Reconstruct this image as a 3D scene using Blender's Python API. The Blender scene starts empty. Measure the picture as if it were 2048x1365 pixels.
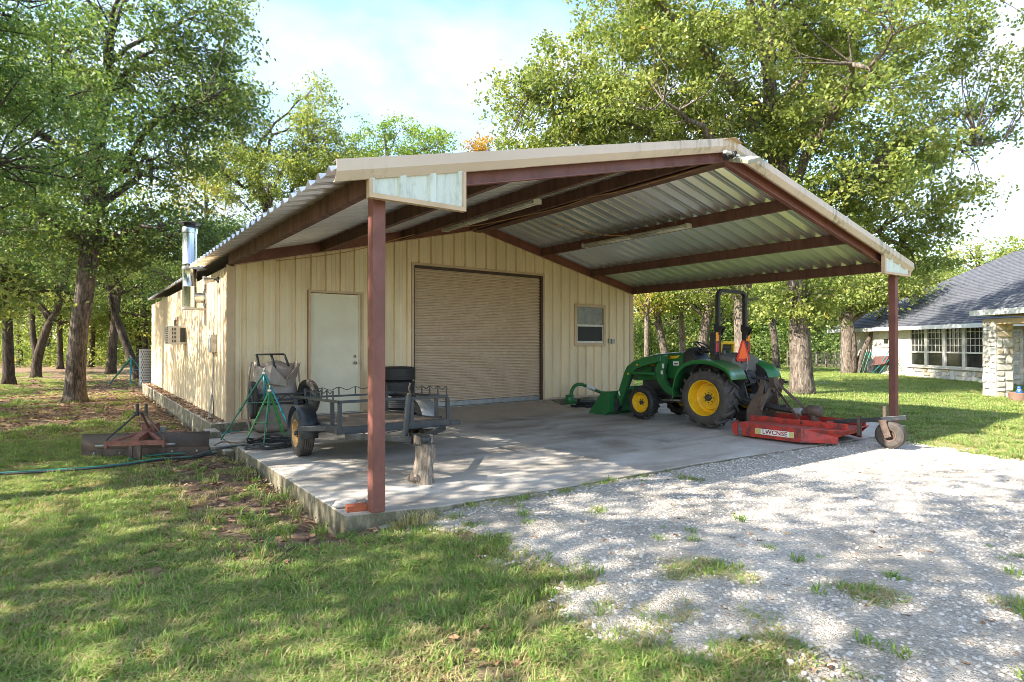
import bpy, bmesh, math, random
import numpy as np
from mathutils import Vector, Matrix
R = math.radians
PI = math.pi
SC = bpy.context.scene
COL = SC.collection
rnd = random.Random(7)
rng = np.random.default_rng(11)

# ------------------------------------------------------------------ camera
CAM = Vector((-2.314, -12.091, 1.45)); YAW = 0.63496; FPX = 1183.6
FWD = Vector((math.sin(YAW), math.cos(YAW), 0)); RGT = Vector((math.cos(YAW), -math.sin(YAW), 0))
cd = bpy.data.cameras.new('camera'); cam = bpy.data.objects.new('camera', cd); COL.objects.link(cam)
cam.location = CAM; cam.rotation_euler = (R(90) + 0.00508, 0, -YAW)
cd.sensor_width = 36; cd.lens = FPX / 2048 * 36; cd.clip_start = .05; cd.clip_end = 1500
SC.camera = cam

# ------------------------------------------------------------------ sky and sun
SUN_EL = 38.0
SUN_AZ = Vector((-.975, .22, 0)).normalized()      # horizontal direction towards the sun
w = bpy.data.worlds.new('World'); SC.world = w; w.use_nodes = True
nt = w.node_tree; nt.nodes.clear()
def nn(t, kind, **kw):
    n = t.nodes.new(kind)
    for k, v in kw.items(): setattr(n, k, v)
    return n
out = nn(nt, 'ShaderNodeOutputWorld'); bg = nn(nt, 'ShaderNodeBackground'); bg.inputs[1].default_value = .112
sky = nn(nt, 'ShaderNodeTexSky', sky_type='NISHITA'); sky.sun_disc = False
sky.sun_elevation = R(SUN_EL); sky.sun_rotation = math.atan2(SUN_AZ.x, SUN_AZ.y)
sky.air_density = 1.0; sky.dust_density = .6; sky.ozone_density = 1.6
tc = nn(nt, 'ShaderNodeTexCoord'); mp = nn(nt, 'ShaderNodeMapping'); mp.inputs['Scale'].default_value = (1.1, 1.1, 2.6)
mp.inputs['Location'].default_value = (.35, 1.2, .2)
n1 = nn(nt, 'ShaderNodeTexNoise'); n1.inputs['Scale'].default_value = 1.7; n1.inputs['Detail'].default_value = 9
n1.inputs['Roughness'].default_value = .52; n1.inputs['Distortion'].default_value = .35
cr = nn(nt, 'ShaderNodeValToRGB'); cr.color_ramp.elements[0].position = .47; cr.color_ramp.elements[1].position = .68
cr.color_ramp.elements[0].color = (.0, .0, .0, 1); cr.color_ramp.elements[1].color = (1, 1, 1, 1)
n2 = nn(nt, 'ShaderNodeTexNoise'); n2.inputs['Scale'].default_value = 3.1; n2.inputs['Detail'].default_value = 5
cr2 = nn(nt, 'ShaderNodeValToRGB'); cr2.color_ramp.elements[0].position = .36; cr2.color_ramp.elements[1].position = .62
cr2.color_ramp.elements[0].color = (1.6, 1.6, 1.63, 1); cr2.color_ramp.elements[1].color = (2.8, 2.73, 2.66, 1)
mx = nn(nt, 'ShaderNodeMixRGB')
nt.links.new(tc.outputs['Generated'], mp.inputs[0]); nt.links.new(mp.outputs[0], n1.inputs['Vector']); nt.links.new(mp.outputs[0], n2.inputs['Vector'])
nt.links.new(n1.outputs[0], cr.inputs[0]); nt.links.new(n2.outputs[0], cr2.inputs[0])
nt.links.new(cr.outputs[0], mx.inputs[0]); nt.links.new(sky.outputs[0], mx.inputs[1]); nt.links.new(cr2.outputs[0], mx.inputs[2])
nt.links.new(mx.outputs[0], bg.inputs[0]); nt.links.new(bg.outputs[0], out.inputs[0])
sd = bpy.data.lights.new('sun', 'SUN'); sun = bpy.data.objects.new('sun', sd); COL.objects.link(sun)
sd.energy = 3.1; sd.angle = R(.53); sd.color = (1, .94, .85)
sdir = Vector((SUN_AZ.x * math.cos(R(SUN_EL)), SUN_AZ.y * math.cos(R(SUN_EL)), math.sin(R(SUN_EL))))
sun.rotation_euler = sdir.to_track_quat('Z', 'Y').to_euler(); sun.location = (-30, 5, 30)
SC.view_settings.view_transform = 'Standard'; SC.view_settings.look = 'None'
SC.view_settings.exposure = 2.36; SC.view_settings.gamma = 1; SC.view_settings.use_curve_mapping = False
SC.cycles.use_denoising = True; SC.cycles.filter_width = .85
SC.cycles.max_bounces = 10; SC.cycles.diffuse_bounces = 7; SC.cycles.glossy_bounces = 3; SC.cycles.transmission_bounces = 5
SC.cycles.caustics_reflective = False; SC.cycles.caustics_refractive = False; SC.cycles.sample_clamp_indirect = 12

# ------------------------------------------------------------------ materials
MATS = {}
def newmat(name):
    m = bpy.data.materials.new(name); m.use_nodes = True; t = m.node_tree; t.nodes.clear()
    o = nn(t, 'ShaderNodeOutputMaterial'); p = nn(t, 'ShaderNodeBsdfPrincipled'); t.links.new(p.outputs[0], o.inputs[0])
    MATS[name] = m
    return m, t, p, o
def c4(c): return (c[0], c[1], c[2], 1)
def ramp(t, src, stops):
    r = nn(t, 'ShaderNodeValToRGB'); e = r.color_ramp.elements
    while len(e) < len(stops): e.new(.5)
    for el, (p_, c_) in zip(e, stops): el.position = p_; el.color = c4(c_) if len(c_) == 3 else c_
    t.links.new(src, r.inputs[0]); return r.outputs[0]
def noise(t, vec, scale, detail=5, rough=.55, dist=0.0):
    n = nn(t, 'ShaderNodeTexNoise'); n.inputs['Scale'].default_value = scale; n.inputs['Detail'].default_value = detail
    n.inputs['Roughness'].default_value = rough; n.inputs['Distortion'].default_value = dist
    if vec is not None: t.links.new(vec, n.inputs['Vector'])
    return n.outputs[0]
def objvec(t, scale=(1, 1, 1), rot=(0, 0, 0), kind='Object'):
    c = nn(t, 'ShaderNodeTexCoord'); m = nn(t, 'ShaderNodeMapping'); m.inputs['Scale'].default_value = scale; m.inputs['Rotation'].default_value = rot
    t.links.new(c.outputs[kind], m.inputs[0]); return m.outputs[0]
def mixc(t, fac, a, b, mode='MIX'):
    m = nn(t, 'ShaderNodeMixRGB', blend_type=mode)
    for i, v in ((0, fac), (1, a), (2, b)):
        if isinstance(v, (int, float)): m.inputs[i].default_value = v
        elif isinstance(v, tuple): m.inputs[i].default_value = c4(v)
        else: t.links.new(v, m.inputs[i])
    return m.outputs[0]
def bump(t, p, h, strength, dist=.01):
    b = nn(t, 'ShaderNodeBump'); b.inputs['Strength'].default_value = strength; b.inputs['Distance'].default_value = dist
    t.links.new(h, b.inputs['Height']); t.links.new(b.outputs[0], p.inputs['Normal'])
def mat(name, col, rough=.6, metal=0.0, dirt=None, dirt_amt=.5, scale=3.0, var=.12, bmp=.15, bscale=40, bdist=.004, stretch=(1, 1, 1), spec=.5, dpos=(.45, .7), coat=0):
    """painted or bare surface with tone variation, soiling and fine relief"""
    m, t, p, o = newmat(name)
    v = objvec(t, stretch)
    a = tuple(max(0, c * (1 - var)) for c in col); b = tuple(min(1, c * (1 + var)) for c in col)
    base = ramp(t, noise(t, v, scale, 6, .6), [(.3, a), (.7, b)])
    if dirt:
        f = ramp(t, noise(t, v, scale * 2.3, 8, .68, .4), [(dpos[0], (0, 0, 0)), (dpos[1], (dirt_amt,) * 3)])
        base = mixc(t, f, base, dirt)
        rr = ramp(t, noise(t, v, scale * 2.3, 8, .68, .4), [(dpos[0], (rough,) * 3), (dpos[1], (min(1, rough + .25),) * 3)])
        t.links.new(rr, p.inputs['Roughness'])
    else: p.inputs['Roughness'].default_value = rough
    t.links.new(base, p.inputs['Base Color']); p.inputs['Metallic'].default_value = metal
    p.inputs['Specular IOR Level'].default_value = spec
    if coat: p.inputs['Coat Weight'].default_value = coat; p.inputs['Coat Roughness'].default_value = .15
    if bmp: bump(t, p, noise(t, v, bscale, 5, .6), bmp, bdist)
    return m

siding = mat('siding paint', (.83, .655, .425), .42, dirt=(.52, .42, .27), dirt_amt=.35, scale=.9, var=.08, bmp=.06, bscale=9, stretch=(1, 1, .35))
trimm = mat('tan trim', (.62, .43, .27), .45, dirt=(.34, .25, .15), dirt_amt=.35, scale=1.3, var=.07, bmp=.05, stretch=(1, 1, 1))
fascia_m, t, p, o = newmat('fascia paint')
v = objvec(t); vs = objvec(t, (14, 14, 2.0))
base = ramp(t, noise(t, v, 1.2, 5), [(.3, (.60, .46, .35)), (.7, (.68, .53, .41))])
moss = ramp(t, noise(t, vs, .9, 7, .7), [(.47, (0, 0, 0)), (.66, (.85, .85, .85))])
zone = ramp(t, noise(t, v, .55, 3), [(.50, (0, 0, 0)), (.60, (1, 1, 1))])
mm = mixc(t, 1.0, moss, zone, 'MULTIPLY')
t.links.new(mixc(t, mm, base, (.13, .13, .04)), p.inputs['Base Color']); p.inputs['Roughness'].default_value = .5
infillm = mat('pale panel paint', (.66, .69, .62), .45, dirt=(.16, .17, .1), dirt_amt=.5, scale=2.2, var=.08, bmp=.05, stretch=(3, 3, .8), dpos=(.5, .75))
rollm = mat('roll door paint', (.56, .405, .275), .4, scale=.5, var=.03, bmp=0)
doorm = mat('walk door paint', (.76, .69, .52), .4, dirt=(.58, .5, .36), dirt_amt=.3, scale=.9, var=.04, bmp=.03)
darkbr = mat('door jamb', (.06, .035, .025), .6)
oxide = mat('red oxide primer', (.215, .075, .055), .5, dirt=(.11, .045, .035), dirt_amt=.6, scale=1.6, var=.2, bmp=.25, bscale=25, bdist=.004, stretch=(1, 1, .6))
purlinm = mat('purlin primer', (.16, .07, .05), .6, dirt=(.06, .032, .025), dirt_amt=.7, scale=1.1, var=.2, bmp=.2, stretch=(.7, 3, .7))
galv = mat('galvalume sheet', (.84, .82, .79), .33, metal=.85, scale=.8, var=.05, bmp=0, bscale=12, stretch=(.25, 2.5, .5))
steel = mat('galvanised pipe', (.66, .68, .68), .2, metal=1, dirt=(.35, .36, .36), dirt_amt=.4, scale=2.5, bmp=.04, stretch=(1, 1, .3))
dullsteel = mat('dull steel', (.42, .41, .39), .5, metal=.7, dirt=(.2, .17, .14), dirt_amt=.5, scale=4)
concrete, t, p, o = newmat('slab concrete')
v = objvec(t); v2 = objvec(t, (.45, 1.5, 1), (0, 0, R(-20)))
b1 = ramp(t, noise(t, v2, 1.1, 8, .62, .4), [(.30, (.31, .25, .19)), (.43, (.45, .39, .315)), (.55, (.55, .495, .42)), (.70, (.65, .605, .54))])
st = ramp(t, noise(t, v, .5, 6, .6, .8), [(.5, (0, 0, 0)), (.66, (.62, .62, .62))])
b2 = mixc(t, st, b1, (.17, .13, .10))
fine = ramp(t, noise(t, v, 60, 4), [(.3, (.80, .80, .80)), (.7, (1.14, 1.14, 1.14))])
b3 = mixc(t, 1.0, b2, fine, 'MULTIPLY')
geo = nn(t, 'ShaderNodeNewGeometry'); sx = nn(t, 'ShaderNodeSeparateXYZ'); t.links.new(geo.outputs['True Normal'], sx.inputs[0])
side = ramp(t, sx.outputs[2], [(.3, (1, 1, 1)), (.6, (0, 0, 0))])
mossn = ramp(t, noise(t, objvec(t, (2, 2, 1)), 2.2, 8, .7), [(.35, (.30, .25, .165)), (.5, (.12, .105, .06)), (.65, (.36, .31, .22))])
t.links.new(mixc(t, side, b3, mossn), p.inputs['Base Color']); p.inputs['Roughness'].default_value = .75
bump(t, p, noise(t, v, 30, 8, .7), .35, .006)
blackp = mat('black trailer paint', (.022, .025, .030), .38, dirt=(.12, .105, .085), dirt_amt=.5, scale=5, var=.2, bmp=.2, bscale=60, dpos=(.52, .8))
rubber = mat('tyre rubber', (.05, .044, .040), .72, dirt=(.13, .10, .08), dirt_amt=.8, scale=4, bmp=.3, bscale=50, dpos=(.4, .75))
rubber_b = mat('clean tyre rubber', (.024, .023, .023), .55, dirt=(.07, .062, .055), dirt_amt=.5, scale=6, bmp=.3, bscale=60)
rubber_d = mat('dusty tyre rubber', (.06, .05, .042), .85, dirt=(.13, .105, .082), dirt_amt=.6, scale=5, bmp=.3, bscale=50)
plywood = mat('trailer deck', (.23, .17, .12), .8, dirt=(.11, .08, .06), dirt_amt=.6, scale=2, stretch=(1, 6, 1))
green = mat('tractor green paint', (.015, .14, .03), .3, dirt=(.10, .115, .065), dirt_amt=.45, scale=3, var=.1, bmp=.03, coat=.3, dpos=(.5, .85))
greend = mat('loader green paint', (.018, .15, .04), .38, dirt=(.075, .075, .045), dirt_amt=.5, scale=4, var=.12, bmp=.08, dpos=(.48, .75))
yellow = mat('wheel yellow paint', (.80, .47, .012), .35, dirt=(.32, .19, .05), dirt_amt=.5, scale=6, bmp=.05, dpos=(.5, .75))
yellow_o = mat('faded yellow rim', (.45, .25, .07), .5, dirt=(.2, .12, .05), dirt_amt=.6, scale=8)
blackpl = mat('black plastic', (.022, .022, .023), .45, dirt=(.10, .088, .072), dirt_amt=.5, scale=5, bmp=.1, dpos=(.45, .8))
greypl = mat('weathered dark plastic', (.11, .10, .09), .6, dirt=(.16, .135, .105), dirt_amt=.5, scale=6, bmp=.15, dpos=(.4, .8))
ropsm = mat('roll bar paint', (.018, .018, .019), .42, dirt=(.07, .062, .05), dirt_amt=.5, scale=6)
orange = mat('amber lens', (.85, .27, .01), .3, var=.05, bmp=0)
redlens = mat('red lens', (.42, .03, .035), .3, var=.05, bmp=0)
smvo = mat('fluorescent orange', (.95, .13, .02), .5, var=.03, bmp=0)
smvr = mat('dark red border', (.55, .02, .02), .4, var=.05, bmp=0)
mowred = mat('mower red paint', (.46, .032, .02), .42, dirt=(.09, .035, .028), dirt_amt=.85, scale=3.4, var=.22, bmp=.2, bscale=30, dpos=(.45, .62))
mowtop = mat('dusty red paint', (.40, .075, .055), .55, dirt=(.24, .13, .1), dirt_amt=.6, scale=3.5, var=.15, bmp=.15)
rusty = mat('rusty brown steel', (.105, .068, .05), .6, dirt=(.045, .03, .022), dirt_amt=.7, scale=5, var=.25, bmp=.3)
rustred = mat('faded red steel', (.26, .095, .065), .6, dirt=(.13, .06, .045), dirt_amt=.7, scale=6, var=.25, bmp=.25)
rustblade = mat('rusty blade', (.095, .062, .045), .5, dirt=(.14, .10, .075), dirt_amt=.6, scale=3, var=.3, bmp=.35, stretch=(1, 1, 2))
darksteel = mat('dark painted steel', (.03, .032, .036), .45, dirt=(.10, .085, .07), dirt_amt=.6, scale=6)
white = mat('white enamel', (.72, .68, .60), .4, dirt=(.36, .30, .22), dirt_amt=.45, scale=4)
offwhite = mat('appliance paint', (.58, .55, .48), .45, dirt=(.3, .26, .2), dirt_amt=.4, scale=5)
gauge = mat('pale sticker', (.75, .72, .66), .5, var=.05, bmp=0)
brassy = mat('satin metal knob', (.5, .46, .4), .3, metal=1)
copper = mat('orange cord', (.55, .30, .12), .6)
teal = mat('teal enamel', (.01, .24, .29), .35, dirt=(.08, .14, .13), dirt_amt=.4, scale=9)
tgreen = mat('green enamel leg', (.07, .34, .08), .4, dirt=(.12, .2, .08), dirt_amt=.4, scale=9)
tdark = mat('dark green enamel', (.03, .17, .10), .4)
hoseb = mat('black hose rubber', (.028, .03, .032), .5, dirt=(.12, .11, .09), dirt_amt=.5, scale=7)
hoseg = mat('green hose', (.02, .22, .16), .45, dirt=(.1, .16, .12), dirt_amt=.4, scale=8)
brickm = mat('orange brick', (.42, .105, .045), .85, dirt=(.20, .07, .04), dirt_amt=.5, scale=14, var=.2, bmp=.6, bscale=60)
rockm = mat('pale limestone', (.52, .47, .41), .85, dirt=(.28, .24, .19), dirt_amt=.5, scale=8, bmp=.6, bscale=30)
woodgrey, t, p, o = newmat('weathered log wood')
v = objvec(t, (3, 3, .55)); nz = noise(t, v, 7, 9, .7, 1.2)
t.links.new(ramp(t, nz, [(.3, (.055, .038, .026)), (.45, (.20, .15, .11)), (.6, (.36, .29, .22)), (.75, (.47, .40, .32))]), p.inputs['Base Color'])
p.inputs['Roughness'].default_value = .9; bump(t, p, nz, .9, .02)
tubp = mat('grey poly tub', (.36, .29, .245), .5, dirt=(.20, .155, .125), dirt_amt=.5, scale=4, bmp=.15, bscale=20)
def barkmat(name, a, b, c, s=1.0):
    m, t, p, o = newmat(name)
    v = objvec(t, (6 * s, 6 * s, 1.1 * s)); nz = noise(t, v, 3.0, 9, .7, .8)
    v2 = objvec(t, (1, 1, 1)); pt = noise(t, v2, 1.3, 4)
    base = ramp(t, nz, [(.40, a), (.5, b), (.60, c)])
    t.links.new(mixc(t, .35, base, ramp(t, pt, [(.35, a), (.7, c)])), p.inputs['Base Color'])
    p.inputs['Roughness'].default_value = .95; p.inputs['Specular IOR Level'].default_value = .15
    bump(t, p, nz, 1.0, .09)
    return m
bark = barkmat('oak bark', (.035, .027, .021), (.12, .094, .073), (.27, .22, .175))
barkd = barkmat('dark bark', (.03, .022, .017), (.085, .064, .048), (.17, .13, .10))
barkl = barkmat('grey bark', (.055, .042, .033), (.19, .148, .115), (.37, .30, .235))
def leafmat(name, c1, c2, c3, trans=.42):
    m, t, p, o = newmat(name)
    at = nn(t, 'ShaderNodeAttribute'); at.attribute_name = 'lv'
    col = ramp(t, at.outputs['Fac'], [(0.0, c1), (.5, c2), (.92, c3), (1.0, (c3[0] * 1.6, c3[1] * 1.0, c3[2] * .6))])
    p.inputs['Roughness'].default_value = .45; p.inputs['Specular IOR Level'].default_value = .35
    t.links.new(col, p.inputs['Base Color'])
    tr = nn(t, 'ShaderNodeBsdfTranslucent'); tcx = mixc(t, 1.0, col, (1.2, 1.25, .75), 'MULTIPLY'); t.links.new(tcx, tr.inputs[0])
    ms = nn(t, 'ShaderNodeMixShader'); ms.inputs[0].default_value = trans
    t.links.new(p.outputs[0], ms.inputs[1]); t.links.new(tr.outputs[0], ms.inputs[2]); t.links.new(ms.outputs[0], o.inputs[0])
    return m
leaf_oak = leafmat('oak leaf', (.10, .15, .034), (.225, .27, .062), (.41, .41, .12), .46)
leaf_dk = leafmat('dark oak leaf', (.06, .105, .032), (.13, .19, .050), (.28, .31, .09), .46)
leaf_jun = leafmat('juniper spray', (.045, .095, .030), (.10, .175, .040), (.22, .30, .055), .35)
leaf_yel = leafmat('yellowing leaf', (.22, .21, .04), (.38, .32, .07), (.5, .38, .09))
leaf_org = leafmat('amber leaf', (.26, .17, .03), (.45, .26, .03), (.55, .30, .03))
leaf_brt = leafmat('fresh green leaf', (.12, .20, .03), (.22, .31, .045), (.34, .40, .07))

# ------------------------------------------------------------------ mesh building
class MB:
    def __init__(s): s.v = []; s.f = []
    def add(s, vs, fs, M=None):
        b = len(s.v)
        s.v += [tuple(M @ Vector(q)) if M is not None else tuple(q) for q in vs]
        s.f += [tuple(i + b for i in f) for f in fs]
        return s
    def box(s, lo, hi, M=None):
        (a, b, c), (d, e, f) = lo, hi
        return s.add([(a, b, c), (d, b, c), (d, e, c), (a, e, c), (a, b, f), (d, b, f), (d, e, f), (a, e, f)],
                     [(3, 2, 1, 0), (4, 5, 6, 7), (0, 1, 5, 4), (1, 2, 6, 5), (2, 3, 7, 6), (3, 0, 4, 7)], M)
    def prism(s, poly, d0, d1, axis='x', M=None):
        """extrude a 2-D polygon along axis; poly gives the two other coordinates in order"""
        def P(q, d):
            return {'x': (d, q[0], q[1]), 'y': (q[0], d, q[1]), 'z': (q[0], q[1], d)}[axis]
        n = len(poly); vs = [P(q, d0) for q in poly] + [P(q, d1) for q in poly]
        fs = [tuple(range(n)), tuple(range(2 * n - 1, n - 1, -1))] + [(i, (i + 1) % n, n + (i + 1) % n, n + i) for i in range(n)]
        return s.add(vs, fs, M)
    def tube(s, pts, r, n=8, cap=True, M=None, flat=1.0):
        pts = [Vector(q) for q in pts]
        if not isinstance(r, (list, tuple)): r = [r] * len(pts)
        T = [(pts[min(i + 1, len(pts) - 1)] - pts[max(i - 1, 0)]).normalized() for i in range(len(pts))]
        up = Vector((0, 0, 1)) if abs(T[0].z) < .9 else Vector((1, 0, 0))
        N = (up - T[0] * up.dot(T[0])).normalized(); vs = []; fs = []
        for i, q in enumerate(pts):
            N = (N - T[i] * N.dot(T[i])).normalized(); B = T[i].cross(N)
            for k in range(n):
                a = 2 * PI * (k + .5) / n
                vs.append(q + N * math.cos(a) * r[i] + B * math.sin(a) * r[i] * flat)
        for i in range(len(pts) - 1):
            for k in range(n):
                fs.append((i * n + k, i * n + (k + 1) % n, (i + 1) * n + (k + 1) % n, (i + 1) * n + k))
        if cap: fs += [tuple(range(n - 1, -1, -1)), tuple(range((len(pts) - 1) * n, len(pts) * n))]
        return s.add(vs, fs, M)
    def lathe(s, prof, n=24, axis='z', M=None, closed=False, cap0=True):
        """prof: list of (radius, height along axis)"""
        vs = []; fs = []; m = len(prof)
        for k in range(n):
            a = 2 * PI * k / n; c, d = math.cos(a), math.sin(a)
            for (r, h) in prof:
                vs.append({'z': (r * c, r * d, h), 'x': (h, r * c, r * d), 'y': (r * c, h, r * d)}[axis])
        for k in range(n):
            k2 = (k + 1) % n
            for i in range(m - 1 if not closed else m):
                j = (i + 1) % m
                fs.append((k * m + i, k2 * m + i, k2 * m + j, k * m + j))
        if not closed:
            if cap0 and prof[0][0] > 1e-4: fs.append(tuple(k * m for k in range(n)))
            if prof[-1][0] > 1e-4: fs.append(tuple(k * m + m - 1 for k in range(n)))
        return s.add(vs, fs, M)
    def build(s, name, m, parent=None, smooth=False, bevel=0, rec=True, loc=None):
        me = bpy.data.meshes.new(name); me.from_pydata([tuple(q) for q in s.v], [], s.f); me.update()
        if rec:
            bm = bmesh.new(); bm.from_mesh(me); bmesh.ops.remove_doubles(bm, verts=bm.verts, dist=1e-5)
            bmesh.ops.recalc_face_normals(bm, faces=bm.faces); bm.to_mesh(me); bm.free()
        o = bpy.data.objects.new(name, me); COL.objects.link(o)
        for mm_ in (m if isinstance(m, (list, tuple)) else [m]): me.materials.append(mm_)
        if parent is not None: o.parent = parent
        if loc is not None: o.location = loc
        if smooth is True: me.polygons.foreach_set('use_smooth', [True] * len(me.polygons))
        elif smooth:
            me.polygons.foreach_set('use_smooth', [True] * len(me.polygons))
            try: me.set_sharp_from_angle(angle=R(smooth))
            except Exception: pass
        if bevel:
            b = o.modifiers.new('bevel', 'BEVEL'); b.width = bevel; b.segments = 2; b.limit_method = 'ANGLE'; b.angle_limit = R(40)
        return o
def TH(name, label, cat, loc=(0, 0, 0), rz=0.0, group=None, scale=1.0):
    o = bpy.data.objects.new(name, None); COL.objects.link(o); o.empty_display_size = .1
    o.location = loc; o.rotation_euler = (0, 0, rz); o.scale = (scale,) * 3
    o['label'] = label; o['category'] = cat
    if group: o['group'] = group
    return o
def tag(o, label, cat, group=None):
    o['label'] = label; o['category'] = cat
    if group: o['group'] = group
    return o
def struct(o): o['kind'] = 'structure'; return o
def stuff(o, label=None, cat=None):
    o['kind'] = 'stuff'
    if label: o['label'] = label
    if cat: o['category'] = cat
    return o
def copy_thing(root, loc, rz, label=None, scale=None, group=None):
    r = root.copy(); COL.objects.link(r); r.location = loc; r.rotation_euler = (0, 0, rz)
    if scale is not None: r.scale = (scale, scale, scale) if isinstance(scale, (int, float)) else scale
    if label: r['label'] = label
    if group: r['group'] = group
    for ch in list(root.children):
        c = ch.copy(); COL.objects.link(c); c.parent = r
        for g in ch.children:
            d = g.copy(); COL.objects.link(d); d.parent = c
    return r
def copy_part(o, parent, loc=None, M=None):
    c = o.copy(); COL.objects.link(c); c.parent = parent
    if loc is not None: c.location = loc
    if M is not None: c.matrix_local = M
    return c
def bez(a, b, c, d, n=12):
    a, b, c, d = map(Vector, (a, b, c, d)); r = []
    for i in range(n + 1):
        t_ = i / n; u = 1 - t_
        r.append(a * u**3 + b * 3 * u * u * t_ + c * 3 * u * t_ * t_ + d * t_**3)
    return r
def smooth_path(pts, n=6):
    """Catmull-Rom through the points"""
    P_ = [Vector(q) for q in pts]; P_ = [P_[0] * 2 - P_[1]] + P_ + [P_[-1] * 2 - P_[-2]]; r = []
    for i in range(1, len(P_) - 2):
        p0, p1, p2, p3 = P_[i - 1:i + 3]
        for k in range(n):
            t_ = k / n
            r.append(.5 * ((2 * p1) + (p2 - p0) * t_ + (2 * p0 - 5 * p1 + 4 * p2 - p3) * t_ * t_ + (3 * p1 - p0 - 3 * p2 + p3) * t_**3))
    r.append(P_[-2]); return r
def place(u, v, depth):
    """a point of the place, given by its bearing and its distance along the view axis"""
    return CAM + FWD * depth + RGT * ((u - 1024) / FPX * depth) + Vector((0, 0, (688.5 - v) / FPX * depth))
def ground_at(u, depth):
    q = place(u, 688, depth); return q.x, q.y
# 2-D value noise for numpy
def vnoise(x, y, seed=0):
    x = np.asarray(x, float); y = np.asarray(y, float)
    xi = np.floor(x).astype(np.int64); yi = np.floor(y).astype(np.int64); fx = x - xi; fy = y - yi
    fx = fx * fx * (3 - 2 * fx); fy = fy * fy * (3 - 2 * fy)
    def h(a, b):
        n = (a * 374761393 + b * 668265263 + seed * 974711) & 0x7fffffff
        n = (n ^ (n >> 13)) * 1274126177 & 0x7fffffff
        return ((n ^ (n >> 16)) & 0xffff) / 65535.0
    return (h(xi, yi) * (1 - fx) + h(xi + 1, yi) * fx) * (1 - fy) + (h(xi, yi + 1) * (1 - fx) + h(xi + 1, yi + 1) * fx) * fy
def fbm(x, y, seed=0, o=4):
    s = 0; a = .5; n = 0
    for i in range(o):
        s = s + a * vnoise(x * 2**i, y * 2**i, seed + i * 17); n += a; a *= .5
    return s / n
def sstep(a, b, x): t_ = np.clip((x - a) / (b - a), 0, 1); return t_ * t_ * (3 - 2 * t_)
# ------------------------------------------------------------------ ground
W_, L_, EAVE, SLOPE, MID = 10.97, 13.6, 2.947, .2355, 5.485
SLABZ = -.18
SLAB = [(-.25, -6.62), (.66, -6.86), (1.9, -7.0), (4.5, -7.08), (6.9, -7.28), (8.9, -7.46), (11.10, -7.22), (11.10, 0.0), (-.25, 0.0)]
FRX = np.array([q[0] for q in SLAB[:7]]); FRY = np.array([q[1] for q in SLAB[:7]])
def slab_front(x): return np.interp(x, FRX, FRY)
LBY = np.array([-40, -14, -12, -10.6, -10.1, -9.7, -9.24, -8.84, -8.14, -7.2, -6.6]); LBX = np.array([2, 1.1, .8, .60, .45, .30, .18, .42, .52, .42, .05])
RBY = np.array([-40, -14, -9.63, -8.08, -7.5]); RBX = np.array([3, 6.3, 8.55, 9.1, 9.9])
def gravel_sd(x, y):
    """> 0 inside the gravel drive (metres from its edge, roughly)"""
    n_ = (fbm(x * 2.2, y * 2.2, 3) - .5) * 1.3 + (fbm(x * 7, y * 7, 4) - .5) * .5
    a = x - np.interp(y, LBY, LBX) + n_ * .7
    b = np.interp(y, RBY, RBX) - x + n_ * .5
    c = slab_front(x) + .12 - y
    c = np.where(x < -.25, -.3 - x * 0, c)
    return np.minimum(np.minimum(a, b), c)
def gz(x, y):
    x = np.asarray(x, float); y = np.asarray(y, float)
    z = -.335 + .125 * sstep(-.3, 1.3, x)
    far = sstep(12, 60, np.hypot(x, y)); z = z + far * .25 * (fbm(x * .06, y * .06, 9) - .4)
    inside = (x > -.32) & (x < 11.2) & (y > slab_front(x) + .05) & (y < 13.9)
    z = z + (fbm(x * 1.1, y * 1.1, 5) - .5) * .05 * np.where(inside, 0, 1)
    return np.where(inside, -.45, z)
def dirtness(x, y):
    """bare soil and leaf litter, 0..1"""
    n_ = fbm(x * 1.3, y * 1.3, 21)
    a = sstep(-2.6, -.9, x) * sstep(-7.7, -6.5, y) * (x < .2)            # strip along the slab
    b = sstep(1.0, 5.5, y) * sstep(3, -1, x) * .80                           # under the trees beside the building
    b = b * sstep(.25, .55, n_ + .2 * sstep(-5, 0, x)) * 1.2
    a = a * sstep(.22, .52, n_ + .12)
    c = .65 * sstep(.58, .74, n_)
    lawn = sstep(8, 11, x); far = sstep(18, 34, y) * .8 * (1 - lawn)
    far2 = sstep(5, 12, y) * lawn * sstep(.4, .6, n_)
    return np.clip(np.maximum(np.maximum(np.maximum(a, b), far), c * (1 - lawn * .8)) + far2 * .6, 0, 1)
gs = np.arange(-14, 16.01, .22)
def axis(lo, hi): 
    core = np.arange(lo, hi, .25); out_ = [hi]; s_ = .4
    while out_[-1] < 420: out_.append(out_[-1] + s_); s_ *= 1.18
    inn = [lo]; s_ = .4
    while inn[-1] > -420: inn.append(inn[-1] - s_); s_ *= 1.18
    return np.array(sorted(set(np.round(np.concatenate([inn, core, out_]), 4))))
ax_, ay_ = axis(-9, 14), axis(-13, 15)
X, Y = np.meshgrid(ax_, ay_); Z = gz(X, Y)
nx, ny = len(ax_), len(ay_)
me = bpy.data.meshes.new('ground')
idx = np.arange(nx * ny).reshape(ny, nx)
quads = np.stack([idx[:-1, :-1], idx[:-1, 1:], idx[1:, 1:], idx[1:, :-1]], -1).reshape(-1, 4)
me.from_pydata(np.stack([X, Y, Z], -1).reshape(-1, 3).tolist(), [], quads.tolist()); me.update()
at = me.attributes.new('dirt', 'FLOAT', 'POINT'); at.data.foreach_set('value', dirtness(X, Y).reshape(-1))
me.polygons.foreach_set('use_smooth', [True] * len(me.polygons))
m, t, p, o = newmat('soil and thatch')
A = nn(t, 'ShaderNodeAttribute'); A.attribute_name = 'dirt'
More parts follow.
